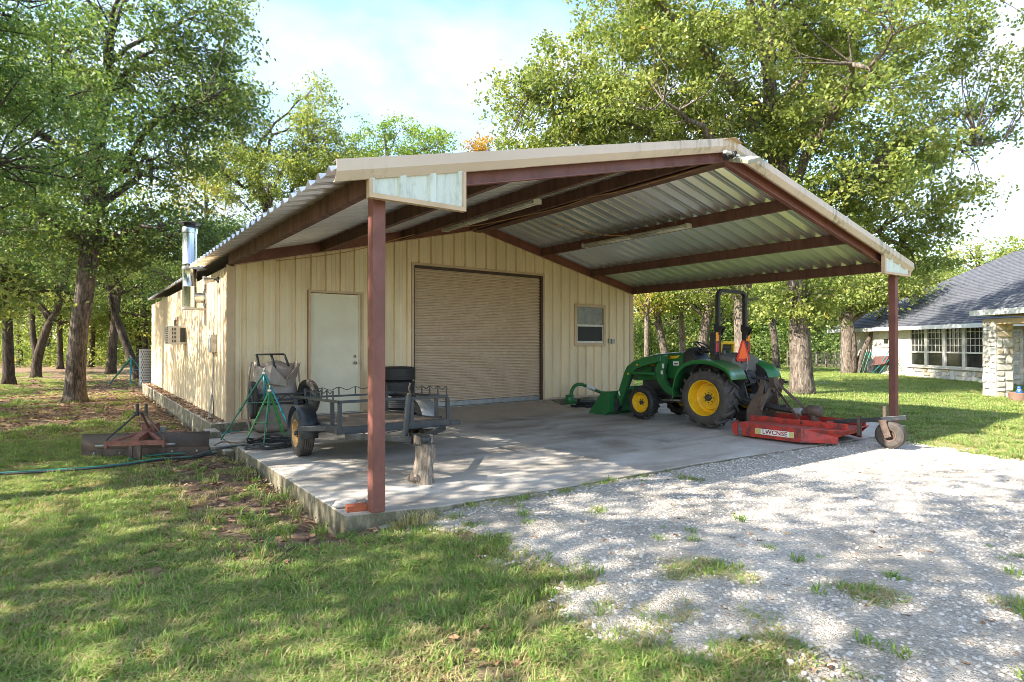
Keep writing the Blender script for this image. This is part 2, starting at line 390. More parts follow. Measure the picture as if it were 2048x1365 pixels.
v = objvec(t); nf = noise(t, v, 22, 9, .72); nm = noise(t, v, 2.2, 6)
soil = ramp(t, nf, [(.3, (.07, .045, .03)), (.45, (.17, .11, .075)), (.6, (.28, .195, .135)), (.75, (.38, .275, .195))])
thatch = ramp(t, nf, [(.3, (.12, .125, .045)), (.5, (.25, .235, .09)), (.7, (.42, .36, .18))])
vor = nn(t, 'ShaderNodeTexVoronoi'); vor.inputs['Scale'].default_value = 16; t.links.new(v, vor.inputs['Vector'])
lit = ramp(t, vor.outputs['Color'], [(.2, (.10, .06, .04)), (.5, (.28, .17, .10)), (.8, (.44, .29, .18))])
soil2 = mixc(t, ramp(t, noise(t, v, 5, 6), [(.42, (0, 0, 0)), (.58, (.75, .75, .75))]), soil, lit)
t.links.new(mixc(t, A.outputs['Fac'], thatch, soil2), p.inputs['Base Color']); p.inputs['Roughness'].default_value = 1; p.inputs['Specular IOR Level'].default_value = .1
bump(t, p, nf, .9, .03)
me.materials.append(m); ground = bpy.data.objects.new('ground', me); COL.objects.link(ground); struct(ground)

# gravel drive: its own sheet 8 mm above the soil, with a ragged edge
gx = np.arange(-.6, 13, .09); gy = np.arange(-15, -6.4, .09)
GX, GY = np.meshgrid(gx, gy); sdv = gravel_sd(GX, GY)
GZ = gz(GX, GY) + .004 + .012 * np.clip(sdv / .25, -1.5, 1) + (fbm(GX * 9, GY * 9, 31) - .5) * .012
cx_, cy_ = len(gx), len(gy); gid = np.arange(cx_ * cy_).reshape(cy_, cx_)
keep = (sdv[:-1, :-1] > -.06) & (sdv[1:, 1:] > -.06) & (sdv[1:, :-1] > -.06) & (sdv[:-1, 1:] > -.06)
q = np.stack([gid[:-1, :-1], gid[:-1, 1:], gid[1:, 1:], gid[1:, :-1]], -1)[keep]
used = np.unique(q); remap = -np.ones(cx_ * cy_, int); remap[used] = np.arange(len(used))
V = np.stack([GX, GY, GZ], -1).reshape(-1, 3)[used]
# reach to the edge of the drive outside the close-up patch
fq = [(1.5, -15), (6, -40), (9, -40), (13, -15)]
me = bpy.data.meshes.new('gravel_drive'); me.from_pydata(V.tolist(), [], remap[q].tolist()); me.update()
me.polygons.foreach_set('use_smooth', [True] * len(me.polygons))
m, t, p, o = newmat('crushed limestone')
v = objvec(t); vo = nn(t, 'ShaderNodeTexVoronoi'); vo.inputs['Scale'].default_value = 42; t.links.new(v, vo.inputs['Vector'])
vo2 = nn(t, 'ShaderNodeTexVoronoi'); vo2.inputs['Scale'].default_value = 95; t.links.new(v, vo2.inputs['Vector'])
cc = ramp(t, vo.outputs['Color'], [(.1, (.36, .315, .26)), (.5, (.49, .44, .375)), (.9, (.60, .55, .475))])
cc2 = mixc(t, .5, cc, ramp(t, vo2.outputs['Color'], [(.1, (.33, .29, .24)), (.9, (.60, .55, .475))]))
pat = ramp(t, noise(t, v, .9, 5), [(.35, (.78, .75, .70)), (.65, (1.1, 1.09, 1.07))])
t.links.new(mixc(t, 1.0, cc2, pat, 'MULTIPLY'), p.inputs['Base Color']); p.inputs['Roughness'].default_value = .95; p.inputs['Specular IOR Level'].default_value = .2
inv = nn(t, 'ShaderNodeMath', operation='ADD'); t.links.new(vo.outputs['Distance'], inv.inputs[0]); t.links.new(vo2.outputs['Distance'], inv.inputs[1])
neg = nn(t, 'ShaderNodeMath', operation='MULTIPLY'); t.links.new(inv.outputs[0], neg.inputs[0]); neg.inputs[1].default_value = -1
bump(t, p, neg.outputs[0], .9, .012)
me.materials.append(m); drive = bpy.data.objects.new('gravel_drive', me); COL.objects.link(drive); struct(drive)
gravel_mat = m

# ------------------------------------------------------------------ concrete
b = MB(); b.prism(SLAB, -.50, SLABZ, 'z'); slab = b.build('carport_slab', concrete, bevel=.012); struct(slab)
b = MB(); b.box((-.33, -.13, -.52), (W_ + .12, L_ + .1, -.012)); fnd = b.build('foundation', concrete, bevel=.012); struct(fnd)
b = MB()   # stepped pour at the corner of the slab
b.box((-.56, -1.55, -.52), (-.252, -.10, -.205)); b.box((-.46, -.62, -.204), (-.252, -.132, -.09)); b.box((-.40, -1.75, -.52), (-.254, -1.552, -.26))
steps = b.build('slab_step', concrete, bevel=.012); struct(steps)
m = mat('ramp concrete', (.46, .36, .26), .75, dirt=(.34, .26, .18), dirt_amt=.5, scale=1.2, var=.1, bmp=.3, bscale=40)
b = MB()
b.add([(3.5, -.132, -.16), (8.0, -.132, -.16), (7.75, -1.5, -.178), (3.4, -1.6, -.178), (3.75, -.132, -.03), (7.75, -.132, -.03), (7.45, -1.42, -.172), (3.6, -1.5, -.172)],
      [(3, 2, 1, 0), (4, 5, 6, 7)[::1], (0, 1, 5, 4), (1, 2, 6, 5), (2, 3, 7, 6), (3, 0, 4, 7)])
rampo = b.build('door_ramp', m); struct(rampo)
# ------------------------------------------------------------------ metal building with its carport
def zr(x): return 3.13 + SLOPE * (MID - abs(x - MID))       # underside of the roof sheets
def wtop(x): return EAVE + SLOPE * (MID - abs(x - MID))
shop = TH('metal_workshop', 'tan ribbed metal workshop with an open gabled carport roof over its front slab', 'building')
def rib_profile(n_pan, pitch=.305, panel=.915, depth=.049):
    """list per panel of (s, d): distance along the wall, depth of the surface behind its face"""
    res = []
    for k in range(n_pan):
        a = k * panel; pr = []
        for j in range(3):
            s0 = a + j * pitch
            pr += [(s0 + .0, 0), (s0 + .085, 0), (s0 + .088, .005), (s0 + .096, .005), (s0 + .099, 0), (s0 + .17, 0), (s0 + .173, .005), (s0 + .181, .005), (s0 + .184, 0),
                   (s0 + .205, 0), (s0 + .222, depth), (s0 + .286, depth), (s0 + .302, 0)]
        pr.append((a + panel, 0)); res.append(pr)
    return res
def wall_panels(length, place_fn, openings, zlow, ztop_fn, n_pan, parent, name='wall_panel'):
    """openings: (s0, s1, z0, z1)"""
    for pr in rib_profile(n_pan):
        pts = [q for q in pr if q[0] <= length + 1e-6]
        if len(pts) < 2: continue
        if pr[-1][0] > length: pts.append((length, 0))
        ext = []
        for (a, b_) in zip(pts[:-1], pts[1:]):
            ext.append(a)
            for e in sorted([x for op in openings for x in op[:2]] + [MID] * (ztop_fn is wtop)):
                if a[0] + 1e-5 < e < b_[0] - 1e-5: ext.append((e, a[1] + (b_[1] - a[1]) * (e - a[0]) / (b_[0] - a[0])))
        ext.append(pts[-1]); mb = MB()
        for a, c in zip(ext[:-1], ext[1:]):
            if c[0] - a[0] < 1e-6: continue
            ms_ = (a[0] + c[0]) / 2; segs = [(zlow, None)]
            for op in openings:
                if op[0] < ms_ < op[1]:
                    segs = [(zlow, op[2]), (op[3], None)] if op[2] > zlow + .05 else [(op[3], None)]
            for (z0, z1) in segs:
                za = ztop_fn(a[0]) if z1 is None else z1; zb = ztop_fn(c[0]) if z1 is None else z1
                mb.add([place_fn(a[0], a[1], z0), place_fn(c[0], c[1], z0), place_fn(c[0], c[1], zb), place_fn(a[0], a[1], za)], [(0, 1, 2, 3)])
        if mb.v: mb.build(name, siding, parent, rec=False)
DX0, DX1, DZ = 1.50, 2.57, 2.50          # walk door
RX0, RX1, RZ = 3.805, 7.557, 3.237       # roll door
WX0, WX1, WZ0, WZ1 = 8.70, 9.83, 1.42, 2.53
wall_panels(W_, lambda s, d, z: (s, -.05 + d, z), [(DX0, DX1, -1, DZ), (RX0, RX1, -1, RZ), (WX0, WX1, WZ0, WZ1)], -.012, wtop, 12, shop)
wall_panels(L_, lambda s, d, z: (-.05 + d, s, z), [(4.95, 5.5, 1.44, 1.9), (6.55, 7.15, 1.55, 2.15)], -.012, lambda s: EAVE - .05, 15, shop)
# plain far walls (back and right side), and the inside of the shell
b = MB(); b.box((W_ + .001, 0, -.012), (W_ + .045, L_, EAVE)); b.build('side_wall', siding, shop)
b = MB(); b.prism([(-.04, -.012), (W_ + .04, -.012), (W_ + .04, EAVE), (MID, wtop(MID)), (-.04, EAVE)], L_, L_ + .04, 'y'); b.build('back_wall', siding, shop)
# trims
def trim(lo, hi, m=trimm, name='trim', par=None): return MB().box(lo, hi).build(name, m, par or shop, bevel=.004)
trim((-.062, -.066, -.012), (.085, -.0515, EAVE - .01), name='corner_trim'); trim((-.066, -.0505, -.012), (-.0515, .10, EAVE - .06), name='corner_trim')
trim((W_ - .10, -.066, -.012), (W_ + .066, -.0515, EAVE - .03), name='corner_trim')
trim((.09, -.066, -.014), (DX0 - .05, -.0515, .03), name='base_trim'); trim((DX1 + .05, -.066, -.014), (RX0 - .05, -.0515, .03), name='base_trim'); trim((RX1 + .05, -.066, -.014), (W_ - .11, -.0515, .03), name='base_trim')
for s_ in (-1, 1):
    x0, x1 = (0, MID) if s_ < 0 else (W_, MID)
    b = MB(); b.prism([(x0, EAVE - .045), (x1, wtop(MID) - .045), (x1, wtop(MID) + .01), (x0, EAVE + .01)], -.066, -.0515, 'y'); b.build('rake_trim', trimm, shop)
scr = MB()
for z_ in (1.36, 2.62):
    k = 0
    while .03 + k * .305 < W_ - .05:
        s_ = .03 + k * .305; k += 1
        if any(a - .05 < s_ < c + .05 and z_ < h_ + .06 for a, c, h_ in ((DX0, DX1, DZ), (RX0, RX1, RZ), (WX0, WX1, WZ1 + .1))): continue
        scr.box((s_ - .006, -.056, z_ - .006), (s_ + .006, -.050, z_ + .006))
stuff(scr.build('screws', dullsteel, shop))
# walk door
fr = MB(); fr.box((DX0 - .045, -.075, -.012), (DX0, .05, DZ + .045)); fr.box((DX1, -.075, -.012), (DX1 + .045, .05, DZ + .045)); fr.box((DX0, -.075, DZ), (DX1, .05, DZ + .045))
dr = fr.build('door_frame', trimm, shop, bevel=.003)
b = MB(); b.box((DX0 + .005, -.012, .03), (DX1 - .045, .03, DZ - .012)); walk = b.build('door', doorm, shop, bevel=.003)
b = MB(); b.box((DX1 - .042, -.01, .0), (DX1, .03, DZ)); b.build('door_jamb', doorm, walk)
b = MB(); b.box((DX0 + .005, -.05, -.005), (DX1 - .005, .03, .027)); b.build('threshold', dullsteel, walk)
b = MB(); M_ = Matrix.Translation((DX1 - .125, -.012, 1.05)); b.lathe([(.032, 0), (.032, -.008), (.012, -.012), (.012, -.035), (.028, -.045), (.033, -.06), (.026, -.075), (0.0001, -.08)], 16, 'y', M_); b.build('handle', brassy, walk, smooth=True)
b = MB(); b.lathe([(.03, 0), (.03, -.012), (.0001, -.013)], 14, 'y', Matrix.Translation((DX1 - .125, -.012, 1.19))); b.build('lock', brassy, walk, smooth=True)
# roll-up door: every slat
rd = MB(); rd.box((RX0 - .055, -.08, -.012), (RX0, -.005, RZ + .055)); rd.box((RX1, -.08, -.012), (RX1 + .055, -.005, RZ + .055)); rd.box((RX0, -.08, RZ), (RX1, -.005, RZ + .055))
rd.build('door_frame', trimm, shop, bevel=.003)
b = MB(); b.box((RX0, -.055, -.012), (RX0 + .035, .12, RZ)); b.box((RX1 - .055, -.055, -.012), (RX1, .12, RZ)); b.box((RX0 + .035, -.03, RZ - .06), (RX1 - .055, .12, RZ))
roll = MB().box((RX0 + .03, .075, -.01), (RX1 - .03, .10, RZ)).build('roll_up_door', darkbr, shop); b.build('door_track', darkbr, roll)
ns = 40; h = (RZ - .06 - .10) / ns
s = MB(); prof = [(0, 0), (.020, .006), (.026, .020), (.026, .050), (.020, .066), (.004, .071), (.0, h + .001)]
prof = [(.030 - d, z) for d, z in [(-.012, 0), (.016, .004), (.027, .014), (.029, h * .40), (.027, h * .58), (.010, h * .66), (-.012, h * .70), (-.012, h)]]
for (a, c) in zip(prof[:-1], prof[1:]): s.add([(RX0 + .036, a[0], a[1]), (RX1 - .056, a[0], a[1]), (RX1 - .056, c[0], c[1]), (RX0 + .036, c[0], c[1])], [(0, 1, 2, 3)])
s0 = s.build('slat', rollm, roll, smooth=30, rec=False); s0.location.z = .10
for k in range(1, ns): copy_part(s0, roll, (0, 0, .10 + k * h))
b = MB(); b.box((RX0 + .036, -.008, -.008), (RX1 - .056, .03, .10)); b.build('bottom_bar', dullsteel, roll, bevel=.004)
# window
wf = MB(); e = .055
for lo, hi in (((WX0 - .03, -.085, WZ0 - .03), (WX0 + e, .0, WZ1 + .03)), ((WX1 - e, -.085, WZ0 - .03), (WX1 + .03, .0, WZ1 + .03)), ((WX0 + e, -.085, WZ0 - .03), (WX1 - e, .0, WZ0 + e)), ((WX0 + e, -.085, WZ1 - e), (WX1 - e, .0, WZ1 + .03))): wf.box(lo, hi)
win = wf.build('window', trimm, shop, bevel=.003)
wz = (WZ0 + WZ1) / 2 - .01
b = MB(); b.box((WX0 + e, -.07, wz - .03), (WX1 - e, -.01, wz + .03)); b.box((WX0 + e, -.066, WZ0 + e), (WX0 + e + .03, -.02, wz - .03)); b.box((WX1 - e - .03, -.066, WZ0 + e), (WX1 - e, -.02, wz - .03)); b.box((WX0 + e + .03, -.066, WZ0 + e), (WX1 - e - .03, -.02, WZ0 + e + .06)); b.build('sash', white, win, bevel=.002)
glass, t, p, o = newmat('window glass'); p.inputs['Base Color'].default_value = (.05, .06, .05, 1); p.inputs['Roughness'].default_value = .06; p.inputs['Specular IOR Level'].default_value = .9; p.inputs['Coat Weight'].default_value = .5
dustg, t, p, o = newmat('dusty glass'); v = objvec(t); t.links.new(ramp(t, noise(t, v, 5, 8, .7), [(.35, (.12, .135, .10)), (.65, (.26, .27, .21))]), p.inputs['Base Color']); p.inputs['Roughness'].default_value = .22; p.inputs['Specular IOR Level'].default_value = .8
screenm = mat('insect screen', (.035, .035, .033), .7, bmp=0)
b = MB(); b.box((WX0 + e, -.045, wz + .03), (WX1 - e, -.03, WZ1 - e)); b.build('pane', dustg, win)
b = MB(); b.box((WX0 + e + .03, -.045, WZ0 + e + .06), (WX1 - e - .03, -.03, wz - .03)); b.build('screen', screenm, win)
# outlet box right of the window
b = MB(); b.box((9.98, -.10, 1.48), (10.06, -.046, 1.60)); b.box((10.08, -.12, 1.46), (10.19, -.046, 1.60)); b.build('outlet_box', dullsteel, shop, bevel=.004)
# ---- roof frame
FY = lambda x: float(np.interp(x, [0, 5.5, 11.4], [-6.90, -6.95, -7.22]))
for x in (.0, 1.71, 3.49, 5.30, 5.67, 7.49, 9.27, W_):
    zb = zr(x) - .205; yf = FY(x) + .186
    mb = MB()
    mb.box((x - .035, yf, zb), (x - .029, -.05, zb + .20)); mb.box((x - .029, yf, zb), (x + .04, -.05, zb + .006)); mb.box((x - .029, yf, zb + .17), (x + .04, -.05, zb + .176))
    if x in (.0, W_): mb.box((x + .04, yf, zb), (x + .046, -.05, zb + .20))
    mb.build('purlin', purlinm, shop)
b = MB(); b.box((5.38, FY(5.4) + .1, zr(5.38) - .245), (5.59, -.05, zr(5.38) - .235)); b.build('ridge_plate', purlinm, shop)
for s_ in (-1, 1):          # rafter against the wall and rafter at the open front
    x0 = -.04 if s_ < 0 else W_ + .04
    b = MB(); b.prism([(x0, zr(x0) - .205), (MID, zr(MID) - .215), (MID, zr(MID) - .005), (x0, zr(x0) - .005)], -.10, -.067, 'y'); b.build('wall_rafter', oxide, shop)
    b = MB()
    for (o0, o1, y0, y1) in ((-.245, -.03, .175, .183), (-.245, -.235, .10, .175), (-.04, -.03, .10, .175)):
        vs = []
        for x in (x0, MID):
            for yy in (y0, y1):
                for oz in (o0, o1): vs.append((x, FY(x) + yy, zr(x) + oz))
        b.add(vs, [(0, 1, 5, 4), (2, 6, 7, 3), (0, 4, 6, 2), (1, 3, 7, 5), (0, 2, 3, 1), (4, 5, 7, 6)])
    b.build('front_rafter', oxide, shop)
# ---- roof sheets, each with its ribs
def roof_profile(y0, y1, pitch=.305):
    n_ = max(1, round((y1 - y0) / pitch)); P_ = []
    for k in range(n_):
        a = y0 + k * pitch
        P_ += [(a, .0), (a + .045, .0), (a + .052, .006), (a + .062, .006), (a + .069, 0), (a + .105, 0), (a + .112, .006), (a + .122, .006), (a + .125, 0), (a + .132, 0), (a + .196, .068), (a + .226, .068), (a + .300, 0)]
    P_.append((y1, 0)); return P_
YS = [FY(0) + 0.0] + [FY(0) + .5 + .915 * k for k in range(0, 24)]
XL, XR = -.44, W_ + .45
yy = -6.6; edges = [None]
while yy < L_ + .35: edges.append(yy); yy += .915
edges.append(L_ + .4)
for side in (-1, 1):
    xe = XL if side < 0 else XR
    for k in range(len(edges) - 1):
        xe = (XL if side < 0 else XR) if (edges[k] is None or edges[k] < 1.0) else (-.13 if side < 0 else W_ + .13)
        P_ = roof_profile(edges[k] if edges[k] is not None else -6.905, edges[k + 1])
        mb = MB(); vs = []
        for (y, hz) in P_:
            for x in (xe, MID):
                y_ = y
                if edges[k] is None:      # front sheet follows the slightly skewed front edge
                    f_ = (y - P_[0][0]) / (P_[-1][0] - P_[0][0]); y_ = (FY(x) + .02) * (1 - f_) + P_[-1][0] * f_
                vs.append((x, y_, zr(x) + hz))
        fs = [(2 * i, 2 * i + 1, 2 * i + 3, 2 * i + 2) for i in range(len(P_) - 1)]
        mb.add(vs, fs)
        so = mb.build('roof_sheet', galv, shop, rec=False)
        sm_ = so.modifiers.new('gauge', 'SOLIDIFY'); sm_.thickness = .004; sm_.offset = 1 if side > 0 else -1
b = MB(); b.prism([(MID - .18, zr(MID) + .0), (MID, zr(MID) + .05), (MID + .18, zr(MID) + .0), (MID, zr(MID) + .042)], -7.0, L_ + .4, 'y', Matrix.Translation((0, -.05, .02))); b.build('ridge_cap', trimm, shop)
# ---- fascia: upper face and slanted lower lip, jointed half way
def fascia(xa, xb, zoff=0.0):
    b = MB(); vs = []
    prof_ = [(0, .075), (-.004, -.035), (.055, -.115), (.09, -.115), (.09, -.108), (.058, -.106), (.004, -.03), (.008, .068), (.12, .068), (.12, .075)]
    for x in (xa, xb):
        for (dy, dz) in prof_: vs.append((x, FY(x) - .03 + dy, zr(x) + dz + zoff))
    n_ = len(prof_)
    b.add(vs, [(i, (i + 1) % n_, n_ + (i + 1) % n_, n_ + i) for i in range(n_)] + [tuple(range(n_)), tuple(range(2 * n_ - 1, n_ - 1, -1))])
    return b.build('fascia', fascia_m, shop)
fascia(XL - .01, 1.72); fascia(1.70, MID, .003); fascia(MID, 8.9, .003); fascia(8.88, XR + .01)
for (lx, side) in ((XL, -1), (XR, 1)):     # gable side eave edge drip
    pass
# ---- pale infill panels closing the gable at both eaves
def infill(xa, xb, zb):
    fl = lambda x: (x, FY(x) + .045); b = MB(); n_ = int(abs(xb - xa) / .0762) ; pr = []
    for k in range(n_):
        x = xa + (xb - xa) * k / n_; d = .0 if k % 4 else .028
        pr += [(x, d), (x + (xb - xa) / n_ * .75, d)]
    pr.append((xb, 0))
    for (a, c) in zip(pr[:-1], pr[1:]):
        b.add([(a[0], FY(a[0]) + .045 - a[1], zb), (c[0], FY(c[0]) + .045 - c[1], zb), (c[0], FY(c[0]) + .045 - c[1], zr(c[0]) - .10), (a[0], FY(a[0]) + .045 - a[1], zr(a[0]) - .10)], [(0, 1, 2, 3)])
    pan = b.build('infill_panel', infillm, shop, rec=False)
    b = MB(); e_ = .035; f = lambda x: FY(x) + .0
    def bar(x0, z0, x1, z1, w_):
        vs = [(x0, f(x0), z0), (x1, f(x1), z1), (x1, f(x1), z1 + w_), (x0, f(x0), z0 + w_), (x0, f(x0) + .07, z0), (x1, f(x1) + .07, z1), (x1, f(x1) + .07, z1 + w_), (x0, f(x0) + .07, z0 + w_)]
        b.add(vs, [(0, 1, 2, 3), (7, 6, 5, 4), (0, 4, 5, 1), (3, 2, 6, 7), (0, 3, 7, 4), (1, 5, 6, 2)])
    bar(xa, zb - .045, xb, zb - .045, .045)
    for x, s_ in ((xa, 1), (xb, -1)):
        x2 = x + s_ * e_; bar(min(x, x2), zb + .001, max(x, x2), zb + .001, (min(zr(x), zr(x2)) - .115 - zb))
    b.build('frame', trimm, pan)
infill(-.13, .92, 2.86); infill(10.27, 11.36, 2.86)
# ---- posts
def post(x, y, label_part=None):
    b = MB(); s_ = .066; b.box((x - s_, y - s_, SLABZ), (x + s_, y + s_, 2.96)); o = b.build('post', oxide, shop, bevel=.008)
    b = MB(); b.box((x - s_ - .006, y - s_ - .002, 2.62), (x + s_ + .006, y + s_ + .002, 2.628)); return o
post(.048, -6.655); post(11.02, -7.02)

# ---- things fixed to the building
def fluoro(loc, yaw, L, label):
    t_ = TH('tube_light', label, 'light fixture', loc, yaw, 'tube lights under the carport roof')
    MB().prism([(-.05, .03), (.05, .03), (.085, -.01), (.085, -.018), (-.085, -.018), (-.085, -.01)], -L / 2, L / 2, 'y').build('housing', white, t_)
    for s_ in (-1, 1): MB().box((-.09, s_ * L / 2 - .03, -.055), (.09, s_ * L / 2 + .03, .035)).build('end_cap', offwhite, t_, bevel=.006)
    for s_ in (-1, 1):
        for h_ in (-1, 1): MB().lathe([(.017, h_ * .02), (.017, h_ * (L / 2 - .03))], 10, 'y', Matrix.Translation((s_ * .045, 0, -.038))).build('tube', white, t_, smooth=True)
    MB().tube([(0, -L / 2 + .3, .03), (0.0, -L / 2 + .32, .15)], .004, 5).tube([(0, L / 2 - .3, .03), (0, L / 2 - .32, .15)], .004, 5).build('hanger', dullsteel, t_)
fluoro((4.02, -2.65, 3.90), 0, 3.1, 'long dusty tube light hanging under the left roof slope')
fluoro((7.40, -3.3, 3.79), 0, 2.95, 'long dusty tube light hanging under the right roof slope')
cordp = smooth_path([(5.45, -6.6, 4.17), (5.30, -5.2, 4.10), (5.25, -4.3, 4.13), (5.1, -3.6, 4.05), (4.9, -2.6, 4.02), (4.5, -1.6, 3.96), (3.7, -.9, 3.85), (2.2, -.35, 3.35), (.8, -.14, 3.06)], 6)
tag(MB().tube(cordp, .009, 5).build('power_cord', copper, smooth=True), 'thin orange cord draped along the ridge beam down to the left', 'cord')
tag(MB().tube(smooth_path([(6.1, -2.2, 4.08), (6.45, -2.6, 3.93), (6.95, -3.0, 3.80), (7.35, -3.2, 3.83)], 6), .008, 5).build('power_cord', copper, smooth=True), 'short loose cord sagging to the right-hand tube light', 'cord')
fl = TH('flood_light', 'flat square flood light on a coiled cable at the carport peak', 'light fixture', (5.60, -7.12, 4.17))
MB().box((-.17, -.16, -.03), (.17, .16, .03), Matrix.Rotation(R(-18), 4, 'Y') @ Matrix.Rotation(R(20), 4, 'X')).build('housing', mat('olive grey casting', (.33, .32, .24), .5, dirt=(.18, .17, .1)), fl, bevel=.008)
MB().box((-.15, -.14, -.036), (.15, .14, -.031), Matrix.Rotation(R(-18), 4, 'Y') @ Matrix.Rotation(R(20), 4, 'X')).build('lens', dustg, fl)
coil = [(-.27 + .035 * math.cos(k * .9), .02 + k * .0035 - .05, .02 + .045 * math.sin(k * .9)) for k in range(60)]
MB().tube(coil, .009, 5).build('cable', blackpl, fl, smooth=True)
MB().box((-.45, .0, .015), (-.12, .06, .05)).build('arm', white, fl, bevel=.004)
# stove pipe on the left wall
sp = TH('stove_pipe', 'shiny galvanised stove pipe with a black rain cap on the left wall', 'chimney', (-.345, 2.3, 2.2))
MB().lathe([(.135, 0), (.14, .02), (.14, .47), (.144, .475), (.144, .49), (.14, .495), (.14, .95), (.145, .955), (.145, .975), (.14, .98), (.14, 1.63), (.155, 1.64), (.155, 1.72), (.15, 1.74)], 32).build('pipe', steel, sp, smooth=50)
MB().lathe([(.215, 1.84), (.215, 1.855), (.0001, 1.90)], 32).build('rain_cap', blackpl, sp, smooth=50)
MB().lathe([(.15, 1.74), (.15, 1.76), (.11, 1.80), (.11, 1.84)], 24).build('cap_collar', darksteel, sp, smooth=50)
MB().lathe([(.115, 0), (.115, .30)], 24, 'x', Matrix.Translation((0, 0, .25))).build('elbow', steel, sp, smooth=50)
MB().lathe([(.20, .28), (.20, .30), (.0001, .301)], 24, 'x', Matrix.Translation((0, 0, .25))).build('wall_thimble', steel, sp, smooth=50)
for z_ in (-.01, .86):
    MB().lathe([(.15, z_), (.152, z_ + .05)], 32).box((-.12, -.16, z_), (.31, -.145, z_ + .04)).box((-.12, .145, z_), (.31, .16, z_ + .04)).build('bracket', dullsteel, sp)
# air conditioner
ac = TH('window_air_conditioner', 'boxy beige window air conditioner sticking out of the left wall', 'air conditioner', (-.04, 5.22, 1.44))
MB().box((-.42, -.27, 0), (0.05, .27, .47)).build('cabinet', offwhite, ac, bevel=.01)
b = MB()
for r_ in range(4):
    for c_ in range(3): b.box((-.33 + c_ * .035, -.276, .05 + r_ * .10), (-.31 + c_ * .035, -.2705, .12 + r_ * .10))
b.build('vent', blackpl, ac)
MB().box((-.15, -.278, .06), (-.03, -.2705, .42)).build('grille', blackpl, ac)
for k in range(9): MB().box((-.425, -.24, .03 + k * .047), (-.4205, .24, .055 + k * .047)).build('louver', blackpl, ac)
# side window
b = MB(); b.box((-.075, 6.5, 1.5), (-.0, 6.58, 2.2)); b.box((-.075, 7.12, 1.5), (.0, 7.2, 2.2)); b.box((-.075, 6.58, 2.12), (.0, 7.12, 2.2)); b.box((-.075, 6.58, 1.5), (.0, 7.12, 1.58)); sw = b.build('side_window', trimm, shop)
MB().box((-.04, 6.58, 1.58), (-.025, 7.12, 2.12)).build('pane', glass, sw)
# electrical box with conduits
eb = TH('electrical_box', 'grey electrical box with a conduit down the left wall', 'electrical box', (-.05, 1.05, 1.28))
MB().box((-.11, -.13, 0), (0, .13, .36)).build('cabinet', dullsteel, eb, bevel=.006); MB().box((-.125, -.11, .02), (-.111, .11, .30)).build('cover', dullsteel, eb, bevel=.004)
MB().tube(smooth_path([(-.05, -.02, .01), (-.05, -.04, -.4), (-.09, -.15, -.8), (-.18, -.35, -1.25), (-.30, -.55, -1.5)], 6), .016, 8).build('conduit', dullsteel, eb, smooth=True)
MB().tube(smooth_path([(-.03, .04, .36), (-.04, .04, .6), (-.02, .0, .75)], 5), .012, 6).build('conduit', dullsteel, eb, smooth=True)
tag(MB().tube(smooth_path([(-.15, .75, .45), (-.18, .5, .1), (-.30, .1, -.1), (-.5, -.5, -.3), (-.62, -1.1, -.33), (-.5, -1.3, -.32)], 6), .009, 6).build('cable', blackpl, smooth=True), 'thin dark cable hanging down the left wall onto the soil', 'cable')
# flood lamp at the front left corner
lm = TH('flood_lamp', 'grey bullet flood lamp under the left eave by the corner', 'light fixture', (-.05, .75, 2.72))
MB().lathe([(.06, 0), (.06, -.03), (.02, -.035), (.02, -.09)], 14, 'x').build('mount', darksteel, lm, smooth=40)
MB().lathe([(.03, 0), (.045, .03), (.05, .08), (.085, .17), (.085, .18), (.0001, .165)], 18, 'x', Matrix.Translation((-.09, 0, 0)) @ Matrix.Rotation(R(170), 4, 'Y')).build('lamp_head', dullsteel, lm, smooth=40)
